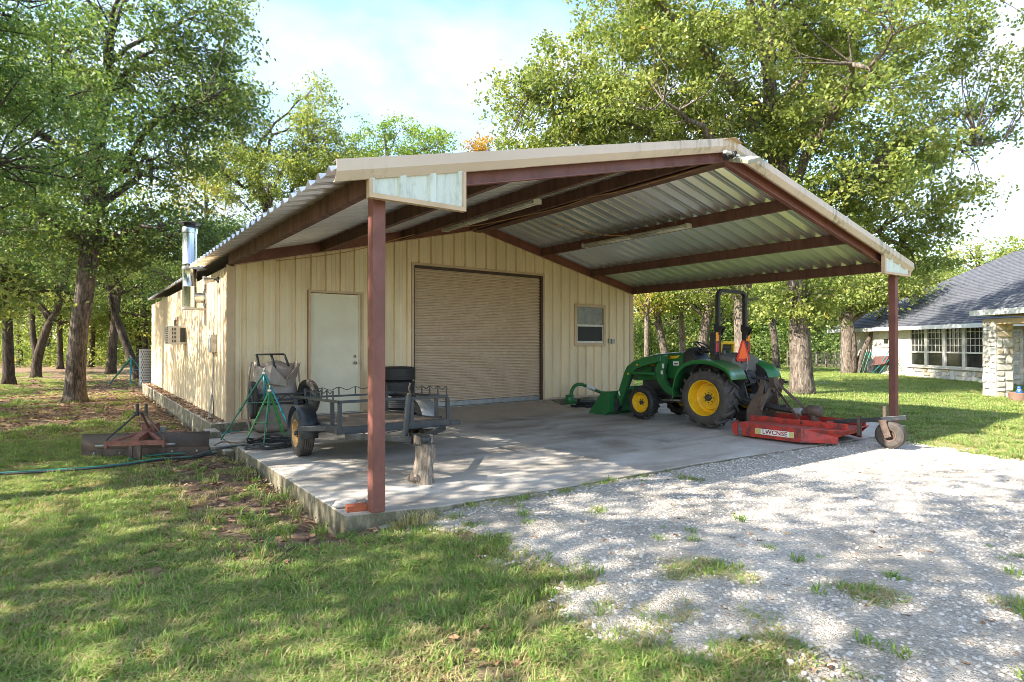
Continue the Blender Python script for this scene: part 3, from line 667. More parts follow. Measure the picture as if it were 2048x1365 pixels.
# ------------------------------------------------------------------ wheels
def wheel(parent, name, loc, D, w, rimr, mt, mr, lugs=0, tread=0, face=-1, dish=.3, hubm=None, lug_h=.035, holes=5, rz=0):
    """road or field wheel, axle along x; face=-1 shows its outer side to -x. Parts: tyre, rim (> hub)"""
    root = bpy.data.objects.new(name, None); COL.objects.link(root); root.parent = parent; root.location = loc; root.rotation_euler = (0, 0, rz); root.empty_display_size = .05
    r = D / 2 - (lug_h if lugs else 0); hw = w / 2; b = MB()
    prof = [(rimr - .004, -hw * .82), (rimr + .02, -hw * .93), (rimr + (r - rimr) * .35, -hw * 1.0), (rimr + (r - rimr) * .7, -hw * .99), (r - .028, -hw * .90), (r - .006, -hw * .78)]
    if tread:
        for k in range(tread):
            a = -hw * .72 + k * (hw * 1.44) / tread; s_ = hw * 1.44 / tread
            prof += [(r, a), (r, a + s_ * .72), (r - .012, a + s_ * .76), (r - .012, a + s_ * .96)]
    else: prof += [(r, -hw * .5), (r + .004, 0), (r, hw * .5)]
    prof += [(r - .006, hw * .78), (r - .028, hw * .90), (rimr + (r - rimr) * .7, hw * .99), (rimr + (r - rimr) * .35, hw), (rimr + .02, hw * .93), (rimr - .004, hw * .82)]
    b.lathe(prof, 48, 'x', closed=True)
    if lugs:
        for k in range(lugs * 2):
            sd_ = 1 if k % 2 else -1; a0 = 2 * PI * k / (lugs * 2); da = .23 if lugs < 20 else .2
            rows = []
            for (xx, aa, rr_) in ((sd_ * -.03 * w, 0, r - .004), (sd_ * hw * .45, da * .55, r - .002), (sd_ * hw * .86, da, r - .012), (sd_ * hw * 1.02, da * 1.08, r - .10)):
                rows.append((xx, aa, rr_))
            th = .052 if lugs < 20 else .05; vs = []
            for i_, (xx, aa, rr_) in enumerate(rows):
                rt = [r + lug_h, r + lug_h, r + lug_h * .72, r - .085][i_]; tw = th * (1.0 if i_ < 2 else 1.25)
                for (ang, rad) in ((a0 + aa - tw, rr_ - .01), (a0 + aa - tw * .7, rt), (a0 + aa + tw * .7, rt), (a0 + aa + tw, rr_ - .01)):
                    vs.append((xx, rad * math.cos(ang), rad * math.sin(ang)))
            fs = []
            for i_ in range(3):
                for j in range(4): fs.append((i_ * 4 + j, i_ * 4 + (j + 1) % 4, i_ * 4 + 4 + (j + 1) % 4, i_ * 4 + 4 + j))
            fs += [(0, 1, 2, 3), (12, 13, 14, 15)]
            b.add(vs, fs)
    ty = b.build('tyre', mt, root, smooth=38)
    ty.parent = root
    f = face; dd = hw * (1 - dish)
    b = MB(); b.lathe([(rimr + .012, f * hw * .90), (rimr + .014, f * hw * .97), (rimr - .004, f * hw * .95), (rimr - .012, f * hw * .75), (rimr - .03, f * hw * .5), (rimr - .035, f * (hw * .9 - hw * dish * 1.6)),
                       (rimr * .74, f * (hw * .9 - hw * dish * 1.8)), (rimr * .70, f * (hw * .9 - hw * dish * 1.5)), (rimr * .42, f * (hw * .9 - hw * dish * 1.5)), (rimr * .38, f * (hw * .9 - hw * dish * 1.3)), (.0001, f * (hw * .9 - hw * dish * 1.3))], 40, 'x', cap0=False)
    ri = b.build('rim', mr, root, smooth=35)
    fx = f * (hw * .9 - hw * dish * 1.3); b = MB()
    b.lathe([(rimr * .20, fx), (rimr * .20, fx + f * .04), (rimr * .14, fx + f * .055), (.0001, fx + f * .055)], 16, 'x')
    for k in range(holes):
        a = 2 * PI * k / holes; b.lathe([(.011, 0), (.011, f * .02), (.0001, f * .02)], 6, 'x', Matrix.Translation((fx, rimr * .30 * math.cos(a), rimr * .30 * math.sin(a))))
    hb = b.build('hub', hubm or darksteel, root, smooth=40)
    return root

# ------------------------------------------------------------------ trailer
tr = TH('utility_trailer', 'small black open utility trailer propped on a log, with low pipe rails', 'trailer', (1.20, -4.72, SLABZ - .005), R(3.5)); tr.rotation_euler = (R(-2.6), 0, R(-3.5)); tr.location.z = SLABZ + .062
Wd = .80; zf = .50; zt = .82; Lb = 2.45      # half width, deck height, rail height, bed length (towards +y)
b = MB(); e = .035
b.box((-Wd, 0, zf - .10), (Wd, .05, zf)); b.box((-Wd, Lb - .05, zf - .10), (Wd, Lb, zf)); b.box((-Wd, .05, zf - .10), (-Wd + .05, Lb - .05, zf)); b.box((Wd - .05, .05, zf - .10), (Wd, Lb - .05, zf))
b.box((Wd, -.004, zf - .09), (Wd + .17, .046, zf - .03))
b.build('frame', blackp, tr, bevel=.004)
for k in range(5): MB().box((-Wd + .05, .45 + k * .5, zf - .09), (Wd - .05, .49 + k * .5, zf - .03)).build('cross_member', blackp, tr)
for k in range(7): MB().box((-Wd + .052 + k * .2138, .052, zf - .028), (-Wd + .052 + k * .2138 + .208, Lb - .052, zf - .006)).build('deck_plank', plywood, tr)
def bar(mb, p0, p1, w_=.03, h=.03):
    p0, p1 = Vector(p0), Vector(p1); d = p1 - p0; M_ = Matrix.Translation(p0) @ d.to_track_quat('X', 'Z').to_matrix().to_4x4()
    mb.box((0, -w_ / 2, -h / 2), (d.length, w_ / 2, h / 2), M_); return mb
for p0, p1 in (((-Wd + .02, .02, zt), (Wd - .02, .02, zt)), ((-Wd + .02, .036, zt), (-Wd + .02, Lb, zt)), ((Wd - .02, .036, zt), (Wd - .02, Lb, zt))):
    bar(MB(), p0, p1, .036, .036).build('rail', blackp, tr, bevel=.003)
for p_ in ((-Wd + .025, .025), (-Wd + .025, .36), (.22, .025), (Wd - .025, .025), (Wd - .025, .40), (-Wd + .025, 1.5), (Wd - .025, 1.5), (-Wd + .025, Lb - .03), (Wd - .025, Lb - .03)):
    MB().box((p_[0] - .024, p_[1] - .024, zf - .01), (p_[0] + .024, p_[1] + .024, zt - .018)).build('stake', blackp, tr, bevel=.003)
# wavy top wire on short pegs
def wave(p0, p1, n_, amp=.022, h0=.10):
    p0, p1 = Vector(p0), Vector(p1); pts = []
    for k in range(n_ * 8 + 1):
        f_ = k / (n_ * 8); pts.append(p0.lerp(p1, f_) + Vector((0, 0, h0 + amp * math.cos(2 * PI * f_ * n_))))
    MB().tube(pts, .006, 5).build('wavy_rail', blackp, tr, smooth=True)
    for k in range(n_ + 1):
        q_ = p0.lerp(p1, k / n_); MB().box((q_.x - .008, q_.y - .008, q_.z), (q_.x + .008, q_.y + .008, q_.z + h0 + amp)).build('peg', blackp, tr)
wave((-Wd + .02, .30, zt + .018), (-Wd + .02, 1.75, zt + .018), 5); wave((Wd - .02, .06, zt + .018), (Wd - .02, 1.2, zt + .018), 4); wave((-.75, 1.95, zt + .018), (.6, 1.95, zt + .018), 5)
bar(MB(), (-Wd + .03, 1.95, zt), (Wd - .03, 1.95, zt), .03, .03).build('rail', blackp, tr)
# tongue, coupler and jack
b = MB(); bar(b, (-Wd + .1, .0, zf - .12), (-.20, -.98, zf - .12), .05, .07); bar(b, (Wd - .1, .0, zf - .12), (-.12, -.98, zf - .12), .05, .07); b.build('tongue', blackp, tr, bevel=.004)
b = MB(); b.box((-.28, -1.24, zf - .165), (-.03, -.90, zf - .155)); b.box((-.21, -1.27, zf - .15), (-.11, -.97, zf - .05)); b.lathe([(.0001, 0), (.05, .01), (.06, .04), (.05, .08), (.0001, .09)], 16, 'z', Matrix.Translation((-.16, -1.27, zf - .15))); b.build('coupler', blackp, tr, smooth=40)
b = MB(); b.tube([(-.24, -.82, zf - .14), (-.17, -.82, zt + .08)], .038, 14); b.build('jack', blackp, tr, smooth=40)
b = MB(); b.tube([(-.17, -.82, zt + .08), (-.16, -.82, zt + .12), (-.18, -.84, zt + .17), (-.16, -.84, zt + .23)], .012, 6); b.lathe([(.03, 0), (.025, .03), (.0001, .035)], 10, 'z', Matrix.Translation((-.17, -.82, zt + .08))); b.build('jack_handle', rusty, tr, smooth=True)
for s_ in (-1, 1):
    xw = s_ * (Wd + .13); wheel(tr, 'wheel', (xw, 1.35, .335), .67, .21, .185, rubber, yellow_o if s_ < 0 else dullsteel, tread=5, face=s_, dish=.25)
    b = MB(); n_ = 20; ri_, ro_ = .395, .41
    for k in range(n_):
        a0, a1 = R(-12 + 204 * k / n_), R(-12 + 204 * (k + 1) / n_); x0, x1 = xw - .125, xw + .125
        vs = [(x_, 1.35 + r_ * math.cos(a_), .36 + r_ * .93 * math.sin(a_)) for x_ in (x0, x1) for r_ in (ri_, ro_) for a_ in (a0, a1)]
        b.add(vs, [(0, 1, 3, 2), (4, 6, 7, 5), (0, 4, 5, 1), (2, 3, 7, 6)])
    b.build('fender', blackp if s_ < 0 else dullsteel, tr, smooth=True)
    xi, xo = s_ * Wd, s_ * (Wd + .30); b = MB(); b.prism([(xi, .62), (xo, .88), (xo, .96), (xi, .96)][::1], zf - .10, zf - .03, 'z'); b.build('fender_brace', blackp, tr, bevel=.003)
MB().box((-Wd - .06, 1.33, .315), (Wd + .06, 1.37, .355)).build('axle', rusty, tr)
MB().tube(smooth_path([(-.5, .1, zf - .1), (-.2, .3, zf - .17), (.1, .2, zf - .13), (.3, .4, zf - .18), (.6, .3, zf - .11)], 5), .005, 5).build('wiring', blackpl, tr)
# log under the coupler
sg = MB(); n_ = 26; pts = [(0, 0, 0), (-.01, 0, .07), (.0, 0, .16), (.035, 0, .26), (.05, .0, .34), (.02, 0, .385)]
rows = [(-.01, 0, -.0, .15), (-.01, 0, .06, .14), (.0, 0, .14, .115), (.015, 0, .22, .115), (.035, 0, .31, .125), (.025, 0, .39, .125), (-.005, 0, .47, .112), (-.01, 0, .548, .115)]
vs = []; fs = []
for j, (cx_2, cy_2, cz_2, rr) in enumerate(rows):
    for k in range(n_):
        a = 2 * PI * k / n_; f_ = 1 + .13 * math.sin(a * 3 + .6 * j * .5) + .07 * math.sin(a * 7 + 1.3) + .05 * rnd.uniform(-1, 1)
        vs.append((cx_2 + rr * f_ * math.cos(a) * .95, cy_2 + rr * f_ * math.sin(a), cz_2))
for j in range(len(rows) - 1):
    for k in range(n_): fs.append((j * n_ + k, j * n_ + (k + 1) % n_, (j + 1) * n_ + (k + 1) % n_, (j + 1) * n_ + k))
fs += [tuple(range(n_))[::-1], tuple(range((len(rows) - 1) * n_, len(rows) * n_))]
sg.add(vs, fs)
for (dx, dy, a, L0) in ((-.12, -.02, 20, .12), (-.09, -.06, 50, .10), (-.12, .05, 5, .09)):
    sg.tube([(dx * .5, dy, .05), (dx, dy, .045), (dx - .05, dy, .05 + a * .001), (dx - .06, dy - .01, .085)], [.055, .045, .03, .012], 7)
stump = tag(sg.build('log_stump', woodgrey, smooth=50, loc=(1.0, -5.83, SLABZ)), 'gnarled grey weathered log standing under the trailer coupler', 'log'); stump.scale = (1.0, 1.0, 1.0)

# ------------------------------------------------------------------ tyres stacked by the wall
for k in range(4):
    D_ = (.78, .80, .78, .77)[k]; r_ = D_ / 2; hw = .143; b = MB()
    prof = [(r_ * .60, -hw * .8), (r_ * .64, -hw * .97), (r_ * .82, -hw * 1.0), (r_ - .02, -hw * .86)]
    for j in range(6):
        a = -hw * .78 + j * hw * .26; prof += [(r_, a), (r_, a + hw * .18), (r_ - .011, a + hw * .2), (r_ - .011, a + hw * .25)]
    prof += [(r_ - .02, hw * .86), (r_ * .82, hw), (r_ * .64, hw * .97), (r_ * .60, hw * .8)]
    b.lathe(prof, 56, 'z', closed=True)
    tb = b.build('tyre', rubber_b, smooth=35, loc=(3.17 + (0, .015, -.01, .01)[k], -.52, SLABZ + hw + k * .287)); tb.rotation_euler.z = k
    tag(tb, ('bottom black tyre of the stack, on the slab between the two doors', 'second black tyre up in the stack between the doors', 'third black tyre up in the stack, just under the top one', 'top black tyre of the stack against the tan wall')[k], 'tyre', 'tyres stacked against the wall')

# ------------------------------------------------------------------ dump cart leaning on the wall
ct = TH('dump_cart', 'large two-wheeled poly yard cart standing tipped up against the tan wall', 'cart', (.66, -.62, SLABZ), R(-2))
b = MB(); rows = []   # grid surface: tub seen from below
ns_, nr_ = 22, 16; vs = []; fs = []
for j in range(nr_ + 1):
    f_ = j / nr_; z_ = .0 + f_ * 1.30
    hwid = .36 + .06 * math.sin(PI * min(1, f_ * 1.2)) - (.10 * (1 - min(1, f_ / .14)) ** 2)
    dep = .34 * math.sin(PI * min(.97, .12 + f_ * .85)) ** .6 - .05 * f_
    for k in range(ns_ + 1):
        s_ = -1 + 2 * k / ns_; prof = (1 - abs(s_) ** 4.5) ** .5
        wob = .03 * math.sin(s_ * 5 + 1.4) * max(0, f_ - .75) * 4 if f_ > .75 else 0
        vs.append((s_ * hwid, -dep * prof + .10 * (1 - f_), z_ + (wob if j == nr_ else 0)))
for j in range(nr_):
    for k in range(ns_): a = j * (ns_ + 1) + k; fs.append((a, a + 1, a + ns_ + 2, a + ns_ + 1))
b.add(vs, fs); tub = b.build('tub', tubp, ct, smooth=True, rec=False); sm_ = tub.modifiers.new('wall', 'SOLIDIFY'); sm_.thickness = .012
rim_pts = [(-.40, .12, .02), (-.445, .10, .3), (-.46, .05, .7), (-.43, .0, 1.15), (-.40, -.02, 1.30)]
MB().tube(smooth_path(rim_pts, 5), .018, 7).build('rim', tubp, ct, smooth=True)
MB().tube(smooth_path([(-x, y, z) for x, y, z in rim_pts], 5), .018, 7).build('rim', tubp, ct, smooth=True)
b = MB(); b.add([(-.36, -.20, 1.22), (-.12, -.36, 1.26), (.10, -.36, .98), (.30, -.30, 1.20), (.42, -.16, 1.30), (.38, -.05, 1.02), (.14, -.34, .86), (-.18, -.36, .92), (-.38, -.18, .96)],
      [(0, 1, 7, 8), (1, 2, 6, 7), (2, 3, 5, 6), (3, 4, 5)]); fo = b.build('folded_flap', tubp, ct, rec=False); fo.modifiers.new('wall', 'SOLIDIFY').thickness = .01
b = MB()
for z_ in (.72, .62): bar(b, (-.44, -.33, z_), (.46, -.33, z_), .03, .03)
for k in range(4): bar(b, (-.36 + k * .2, -.335, .63), (-.26 + k * .2, -.335, .72), .014, .014); bar(b, (-.26 + k * .2, -.335, .72), (-.16 + k * .2, -.335, .63), .014, .014)
b.tube([(-.40, -.30, .55), (.44, -.30, .55)], .02, 8); bar(b, (-.36, -.30, .55), (-.36, -.12, .18), .03, .03); bar(b, (.36, -.30, .55), (.36, -.12, .18), .03, .03)
b.build('frame', blackpl, ct)
hp = [(-.30, -.28, .75), (-.31, -.20, 1.20), (-.33, -.08, 1.44), (.15, -.08, 1.44), (.21, -.18, 1.22), (.26, -.26, .75)]
b = MB(); b.tube([hp[1], hp[2]], .022, 8); b.tube([hp[2], hp[3]], .018, 8); b.tube([hp[3], hp[4]], .022, 8); b.tube([(-.08, -.08, 1.44), (-.04, -.22, 1.18)], .022, 8); b.build('handle', blackpl, ct, smooth=True)
for s_, y_ in ((-1, -.38), (1, -.34)): wheel(ct, 'wheel', (s_ * .52 + (.0 if s_ > 0 else .07), y_, .64), .66, .11, .22, rubber_d if s_ > 0 else rubber, darksteel, tread=3, face=-1, dish=.3, rz=R(-6) if s_ < 0 else R(16))

# ------------------------------------------------------------------ sprinkler tripods and hoses
def tripod(name, label, apex, feet, zg, mlegs, r_=.011, post=None, ring=.45, grp=None):
    t_ = TH(name, label, 'sprinkler tripod', (apex[0], apex[1], zg), 0, grp); O = Vector((apex[0], apex[1], zg)); A = Vector(apex) - O
    for k, f_ in enumerate(feet):
        F = Vector(f_) - O; mid_ = A.lerp(F, .55); b = MB(); b.tube([A, mid_], r_ * 1.25, 8); b.tube([mid_, F], r_, 8); b.tube([A.lerp(F, .54), A.lerp(F, .57)], r_ * 1.9, 8)
        b.build('leg', mlegs[k % len(mlegs)], t_, smooth=40)
    b = MB(); c_ = A * (1 - ring) + Vector((0, 0, 0)); 
    for k, f_ in enumerate(feet): F = Vector(f_) - O; b.tube([Vector((A.x, A.y, A.lerp(F, ring).z)), A.lerp(F, ring)], r_ * .5, 5)
    b.build('brace', mlegs[0], t_)
    b = MB(); b.lathe([(.03, -.03), (.035, 0), (.02, .03), (.012, .05), (.012, .09), (.03, .10), (.0001, .12)], 12, 'z', Matrix.Translation(A)); b.tube([A + Vector((0, 0, .08)), A + Vector((-.07, 0, .12))], .012, 7); b.build('sprinkler_head', brassy, t_, smooth=40)
    if post: MB().tube([A, Vector((A.x + post[0], A.y + post[1], A.z - post[2]))], .02, 10).build('riser', post[3], t_, smooth=True)
    return t_
tripod('sprinkler_tripod', 'tall tripod sprinkler with green legs and one teal leg before the yard cart', (.28, -1.42, .96), [(-.32, -1.02, SLABZ), (.66, -1.95, SLABZ), (.72, -.9, SLABZ)], SLABZ, [tdark, teal, tgreen], .013, (.01, 0, .45, teal))
tripod('sprinkler_tripod', 'shorter bright green tripod sprinkler standing in the coiled hose', (.22, -2.02, .70), [(-.10, -1.75, SLABZ), (.02, -2.45, SLABZ), (.55, -1.80, SLABZ)], SLABZ, [tgreen, tdark, tgreen], .012, (-.02, -.02, .35, tgreen), .6)
coil = []
for k in range(150): a = k * .19; rr = .40 + .03 * math.sin(k * .37); coil.append((.22 + rr * 1.05 * math.cos(a), -2.22 + rr * .8 * math.sin(a), SLABZ + .018 + .030 * (k // 33) * (.8 + .2 * math.sin(k))))
coil += smooth_path([coil[-1], (-.12, -2.0, SLABZ + .03), (-.32, -1.85, SLABZ + .0), (-.55, -1.75, -.22), (-.85, -1.7, -.30), (-1.6, -1.78, -.30)], 6)
tag(MB().tube(coil, .016, 7).build('hose', hoseb, smooth=True), 'black garden hose coiled on the slab edge and trailing onto the grass', 'hose')
tag(MB().tube(smooth_path([(.18, -2.06, .25), (.14, -2.1, .02), (-.02, -1.95, -.1), (-.22, -1.8, -.14), (-.4, -1.5, -.15), (-.62, -1.45, -.28), (-.75, -1.5, -.31), (-1.0, -1.62, -.31)], 6), .012, 7).build('hose', mat('brown hose', (.16, .10, .07), .5), smooth=True), 'thin brown hose running from the short tripod over the slab edge', 'hose')
hp_ = [(-.55, -1.55, -.30), (-.9, -1.72, -.30), (-1.3, -1.68, -.29), (-1.75, -1.83, -.29), (-2.3, -1.80, -.29), (-2.9, -1.62, -.29), (-3.6, -1.5, -.29), (-4.4, -1.7, -.29)]
tag(MB().tube(smooth_path(hp_, 7), .014, 7).build('hose', hoseg, smooth=True), 'teal green hose lying across the grass to the left', 'hose')
tag(MB().tube(smooth_path([(q[0] + .05, q[1] - .09 + .03 * math.sin(i), q[2]) for i, q in enumerate(hp_)], 7), .014, 7).build('hose', hoseb, smooth=True), 'black hose lying beside the teal one on the grass', 'hose')
tag(MB().tube(smooth_path([(-.9, -1.42, -.29), (-1.1, -1.36, -.28), (-1.5, -1.40, -.28), (-1.7, -1.5, -.29)], 6), .011, 6).build('hose', hoseg, smooth=True), 'short loop of green hose at the foot of the grader blade', 'hose')
for k, (c_, m_, l_) in enumerate((((-.10, -.3), hoseg, 'green hose end lying by the mossy step'), ((.02, -.42), mat('faded pink hose', (.42, .25, .2), .6), 'faded pink hose lying along the mossy step'))):
    tag(MB().tube(smooth_path([(c_[0] - .08, c_[1], SLABZ + .015), (c_[0] + .15, c_[1] + .02, SLABZ + .015), (c_[0] + .5, c_[1] - .03, SLABZ + .015), (c_[0] + .62, c_[1] + .1, SLABZ + .05)], 5), .013, 6).build('hose', m_, smooth=True), l_, 'hose')

# ------------------------------------------------------------------ brick and stones at the post
bk = MB().box((-.10, -.048, 0), (.10, .048, .062)).build('brick', brickm, bevel=.008, loc=(-.10, -6.52, SLABZ)); bk.rotation_euler.z = R(-14)
tag(bk, 'single worn orange brick lying against the near post', 'brick')
def rock(name, loc, s, seed, m, label, cat='stone', rz=0):
    r_ = random.Random(seed); bm = bmesh.new(); bmesh.ops.create_icosphere(bm, subdivisions=3, radius=1)
    for v_ in bm.verts:
        c_ = v_.co; k = 1 + .22 * math.sin(c_.x * 3 + seed) * math.cos(c_.y * 4 + seed * 2) + .10 * math.sin(c_.z * 7 + c_.x * 5); v_.co = c_ * k
        v_.co.z = max(-.55, min(.62, v_.co.z))
    me_ = bpy.data.meshes.new(name); bm.to_mesh(me_); bm.free(); me_.materials.append(m)
    me_.polygons.foreach_set('use_smooth', [True] * len(me_.polygons))
    o_ = bpy.data.objects.new(name, me_); COL.objects.link(o_); o_.location = (loc[0], loc[1], loc[2] + .5 * s[2]); o_.scale = s; o_.rotation_euler.z = rz
    tag(o_, label, cat); return o_
rock('flat_stone', (-.13, -6.30, SLABZ), (.13, .09, .055), 3, rockm, 'flat whitish limestone behind the orange brick at the near post', rz=.3)
rock('flat_stone', (.02, -6.36, SLABZ), (.08, .06, .04), 8, mat('brown stone', (.22, .18, .15), .9, bmp=.5), 'small brown stone half hidden behind the near post', rz=1)

# ------------------------------------------------------------------ grader blade
gb = TH('grader_blade', 'rusty three-point grader blade with red frame resting on the grass', 'grader blade', (-1.44, -1.15, -.33), R(-27))
b = MB(); vs = []; fs = []
for k in range(9):
    a = k / 8; z_ = .01 + .36 * a; y_ = .10 - .05 * math.sin(PI * a)
    vs += [(-.93, y_, z_), (.93, y_, z_)]
for k in range(8): fs.append((2 * k, 2 * k + 1, 2 * k + 3, 2 * k + 2))
b.add(vs, fs); mbd = b.build('moldboard', rustblade, gb, smooth=True, rec=False); mbd.modifiers.new('t', 'SOLIDIFY').thickness = .012
b = MB(); b.box((-.93, .055, .0), (.93, .07, .13)); b.build('cutting_edge', rusty, gb, bevel=.003)
b = MB()
for x_ in (-.75, -.38, .38, .75): b.lathe([(.018, .055), (.014, .045), (.0001, .043)], 8, 'y', Matrix.Translation((x_, 0, .07)))
b.build('bolt', dullsteel, gb)
b = MB(); bar(b, (-.40, -.30, .27), (.40, -.30, .27), .06, .07); b.box((-.42, -.34, .20), (-.385, -.26, .31)); b.box((.385, -.34, .20), (.42, -.26, .31)); b.build('cross_bar', rustred, gb, bevel=.004)
b = MB(); bar(b, (0, -.33, .30), (0, .35, .42), .12, .10); b.box((-.09, .12, .36), (.09, .34, .50)); b.build('main_beam', rustred, gb, bevel=.006)
b = MB(); bar(b, (-.33, -.28, .30), (-.03, .05, .39), .05, .04); bar(b, (.33, -.28, .30), (.03, .05, .39), .05, .04); b.build('gusset', rustred, gb, bevel=.004)
b = MB(); b.tube(smooth_path([(-.41, -.31, .29), (-.38, -.29, .36), (-.08, -.13, .68), (-.06, -.10, .78)], 5), .014, 7); b.build('mast_bar', darksteel, gb, smooth=True)
b = MB(); b.tube(smooth_path([(.41, -.31, .29), (.38, -.29, .36), (.08, -.13, .68), (.06, -.10, .78)], 5), .014, 7); b.build('mast_bar', rusty, gb, smooth=True)
b = MB(); b.box((-.075, -.13, .66), (-.05, -.07, .85)); b.box((.05, -.13, .66), (.075, -.07, .85)); b.tube([(-.12, -.10, .71), (.08, -.10, .71)], .013, 8); b.build('top_clevis', darksteel, gb, bevel=.003)
MB().tube([(0, -.10, .70), (.02, .1, .45)], .018, 7).build('brace_rod', rusty, gb)
for s_ in (-1, 1): MB().tube([(s_ * .42, -.30, .24), (s_ * .56, -.30, .24)], .017, 10).build('hitch_pin', dullsteel, gb, smooth=True)
b = MB(); b.box((-.085, -.34, -.02), (-.03, -.29, .235)); b.box((.03, -.34, -.02), (.085, -.29, .235)); b.box((-.03, -.325, -.02), (.03, -.31, .22)); b.build('stand', rusty, gb, bevel=.004)
MB().box((.06, .36, .30), (.16, .42, .42)).build('adjuster_plate', dullsteel, gb, bevel=.004)
# ------------------------------------------------------------------ compact tractor with loader
tc_ = TH('compact_tractor', 'green and yellow compact tractor with front loader and folding roll bar', 'tractor', (8.33, -5.05, SLABZ), R(1.0))
RW, FW = .585, .365
for s_ in (-1, 1):
    wheel(tc_, 'rear_wheel', (s_ * .67, 0, RW), 1.17, .42, .335, rubber_d if False else rubber, yellow, lugs=16, face=s_, dish=.62, lug_h=.05, holes=8)
    wheel(tc_, 'front_wheel', (s_ * .64, 1.66, FW), .73, .27, .205, rubber_b, yellow, lugs=15, face=s_, dish=.35, lug_h=.026, holes=6)
# chassis
b = MB(); b.box((-.20, -.25, .42), (.20, .55, .86)); b.box((-.15, .55, .48), (.15, 2.2, .68)); b.box((-.45, -.10, .50), (.45, .10, .68)); b.box((-.55, 1.60, .30), (.55, 1.72, .42)); b.box((-.12, 1.5, .38), (.12, 1.85, .55)); b.build('chassis', darksteel, tc_, bevel=.02)
MB().box((-.17, .75, .62), (.17, 2.1, .98)).build('engine', darksteel, tc_, bevel=.02)
MB().tube([(-.42, .55, .46), (-.42, 1.42, .42)], .022, 8).tube([(-.30, .2, .50), (-.42, .6, .44)], .03, 8).build('steering_linkage', dullsteel, tc_, smooth=True)
# hood: cross sections along y
def loft(secs, name, m, par, smooth=40, cap=True):
    b = MB(); n_ = len(secs[0]); vs = [q for s_ in secs for q in s_]; fs = []
    for j in range(len(secs) - 1):
        for k in range(n_): fs.append((j * n_ + k, j * n_ + (k + 1) % n_, (j + 1) * n_ + (k + 1) % n_, (j + 1) * n_ + k))
    if cap: fs += [tuple(range(n_)), tuple(range((len(secs) - 1) * n_, len(secs) * n_))]
    b.add(vs, fs); return b.build(name, m, par, smooth=smooth)
def hsec(y, hw, zb, zt_, cham=.07, yt=0):
    return [(-hw, y, zb), (-hw * 1.02, y, (zb + zt_) / 2), (-hw, y + yt * .5, zt_ - cham), (-hw + cham * .55, y + yt * .8, zt_ - cham * .28), (-hw * .45, y + yt, zt_), (hw * .45, y + yt, zt_), (hw - cham * .55, y + yt * .8, zt_ - cham * .28), (hw, y + yt * .5, zt_ - cham), (hw * 1.02, y, (zb + zt_) / 2), (hw, y, zb)]
hood = loft([hsec(.72, .27, .93, 1.47, .09), hsec(1.0, .27, .90, 1.455, .09), hsec(1.5, .26, .84, 1.41, .09), hsec(1.9, .25, .80, 1.33, .10), hsec(2.08, .23, .80, 1.25, .10), hsec(2.17, .20, .82, 1.14, .10)], 'hood', green, tc_)
MB().box((-.18, 2.165, .84), (.18, 2.19, 1.08)).build('front_grille', blackpl, hood, bevel=.01)
b = MB(); b.add([(-.281, 1.10, 1.20), (-.281, 1.55, 1.12), (-.279, 1.55, 1.00), (-.281, 1.10, .98)], [(0, 1, 2, 3)]); b.build('side_grille', blackpl, hood, rec=False)
def stripe(pts, name='stripe', m=yellow, par=hood):
    b = MB(); n_ = len(pts) // 2; b.add(pts, [(i, i + 1, len(pts) - 2 - i, len(pts) - 1 - i) for i in range(n_ - 1)]); return b.build(name, m, par, rec=False)
stripe([(-.289, .78, 1.385), (-.289, 1.0, 1.372), (-.286, 1.28, 1.35), (-.286, 1.28, 1.295), (-.289, 1.0, 1.315), (-.290, .84, 1.325)])
stripe([(-.283, 1.34, 1.325), (-.278, 1.62, 1.30), (-.270, 1.88, 1.245), (-.271, 1.88, 1.225), (-.279, 1.62, 1.275), (-.284, 1.34, 1.295)])
b = MB(); b.box((-.293, .80, 1.17), (-.288, .95, 1.26)); b.build('sticker', gauge, hood)
def text(s_, size, M_, m, parent, name='lettering', ext=.001, xs=1.0):
    c = bpy.data.curves.new(name, 'FONT'); c.body = s_; c.size = size; c.extrude = ext; c.align_x = 'CENTER'; c.align_y = 'CENTER'; c.space_character = 1.08; c.offset = size * .018
    tmp = bpy.data.objects.new(name, c); COL.objects.link(tmp); dg = bpy.context.evaluated_depsgraph_get(); me_ = bpy.data.meshes.new_from_object(tmp.evaluated_get(dg)); bpy.data.objects.remove(tmp)
    me_.name = name; me_.transform(Matrix.Scale(xs, 4, (1, 0, 0))); me_.materials.clear(); me_.materials.append(m); o_ = bpy.data.objects.new(name, me_); COL.objects.link(o_); o_.parent = parent; o_.matrix_local = M_; return o_
def lmat(loc, ux, uz):
    """local x along ux, local y (text up) along uz"""
    ux = Vector(ux).normalized(); uz = Vector(uz); uz = (uz - ux * uz.dot(ux)).normalized(); n_ = ux.cross(uz)
    return Matrix.Translation(loc) @ Matrix((ux, uz, n_)).transposed().to_4x4()
text('DEERE', .062, lmat((-.294, 1.12, 1.337), (0, -1, .06), (0, 0, 1)), blackpl, hood, xs=1.15)
MB().box((-.2945, .83, 1.20), (-.2935, .92, 1.225)).box((-.2945, .83, 1.185), (-.2935, .90, 1.19)).build('print', greypl, hood)
text('3032E', .05, lmat((-.284, 1.52, 1.165), (0, -1, .0), (0, 0, 1)), yellow, hood)
hood.location.y = .20
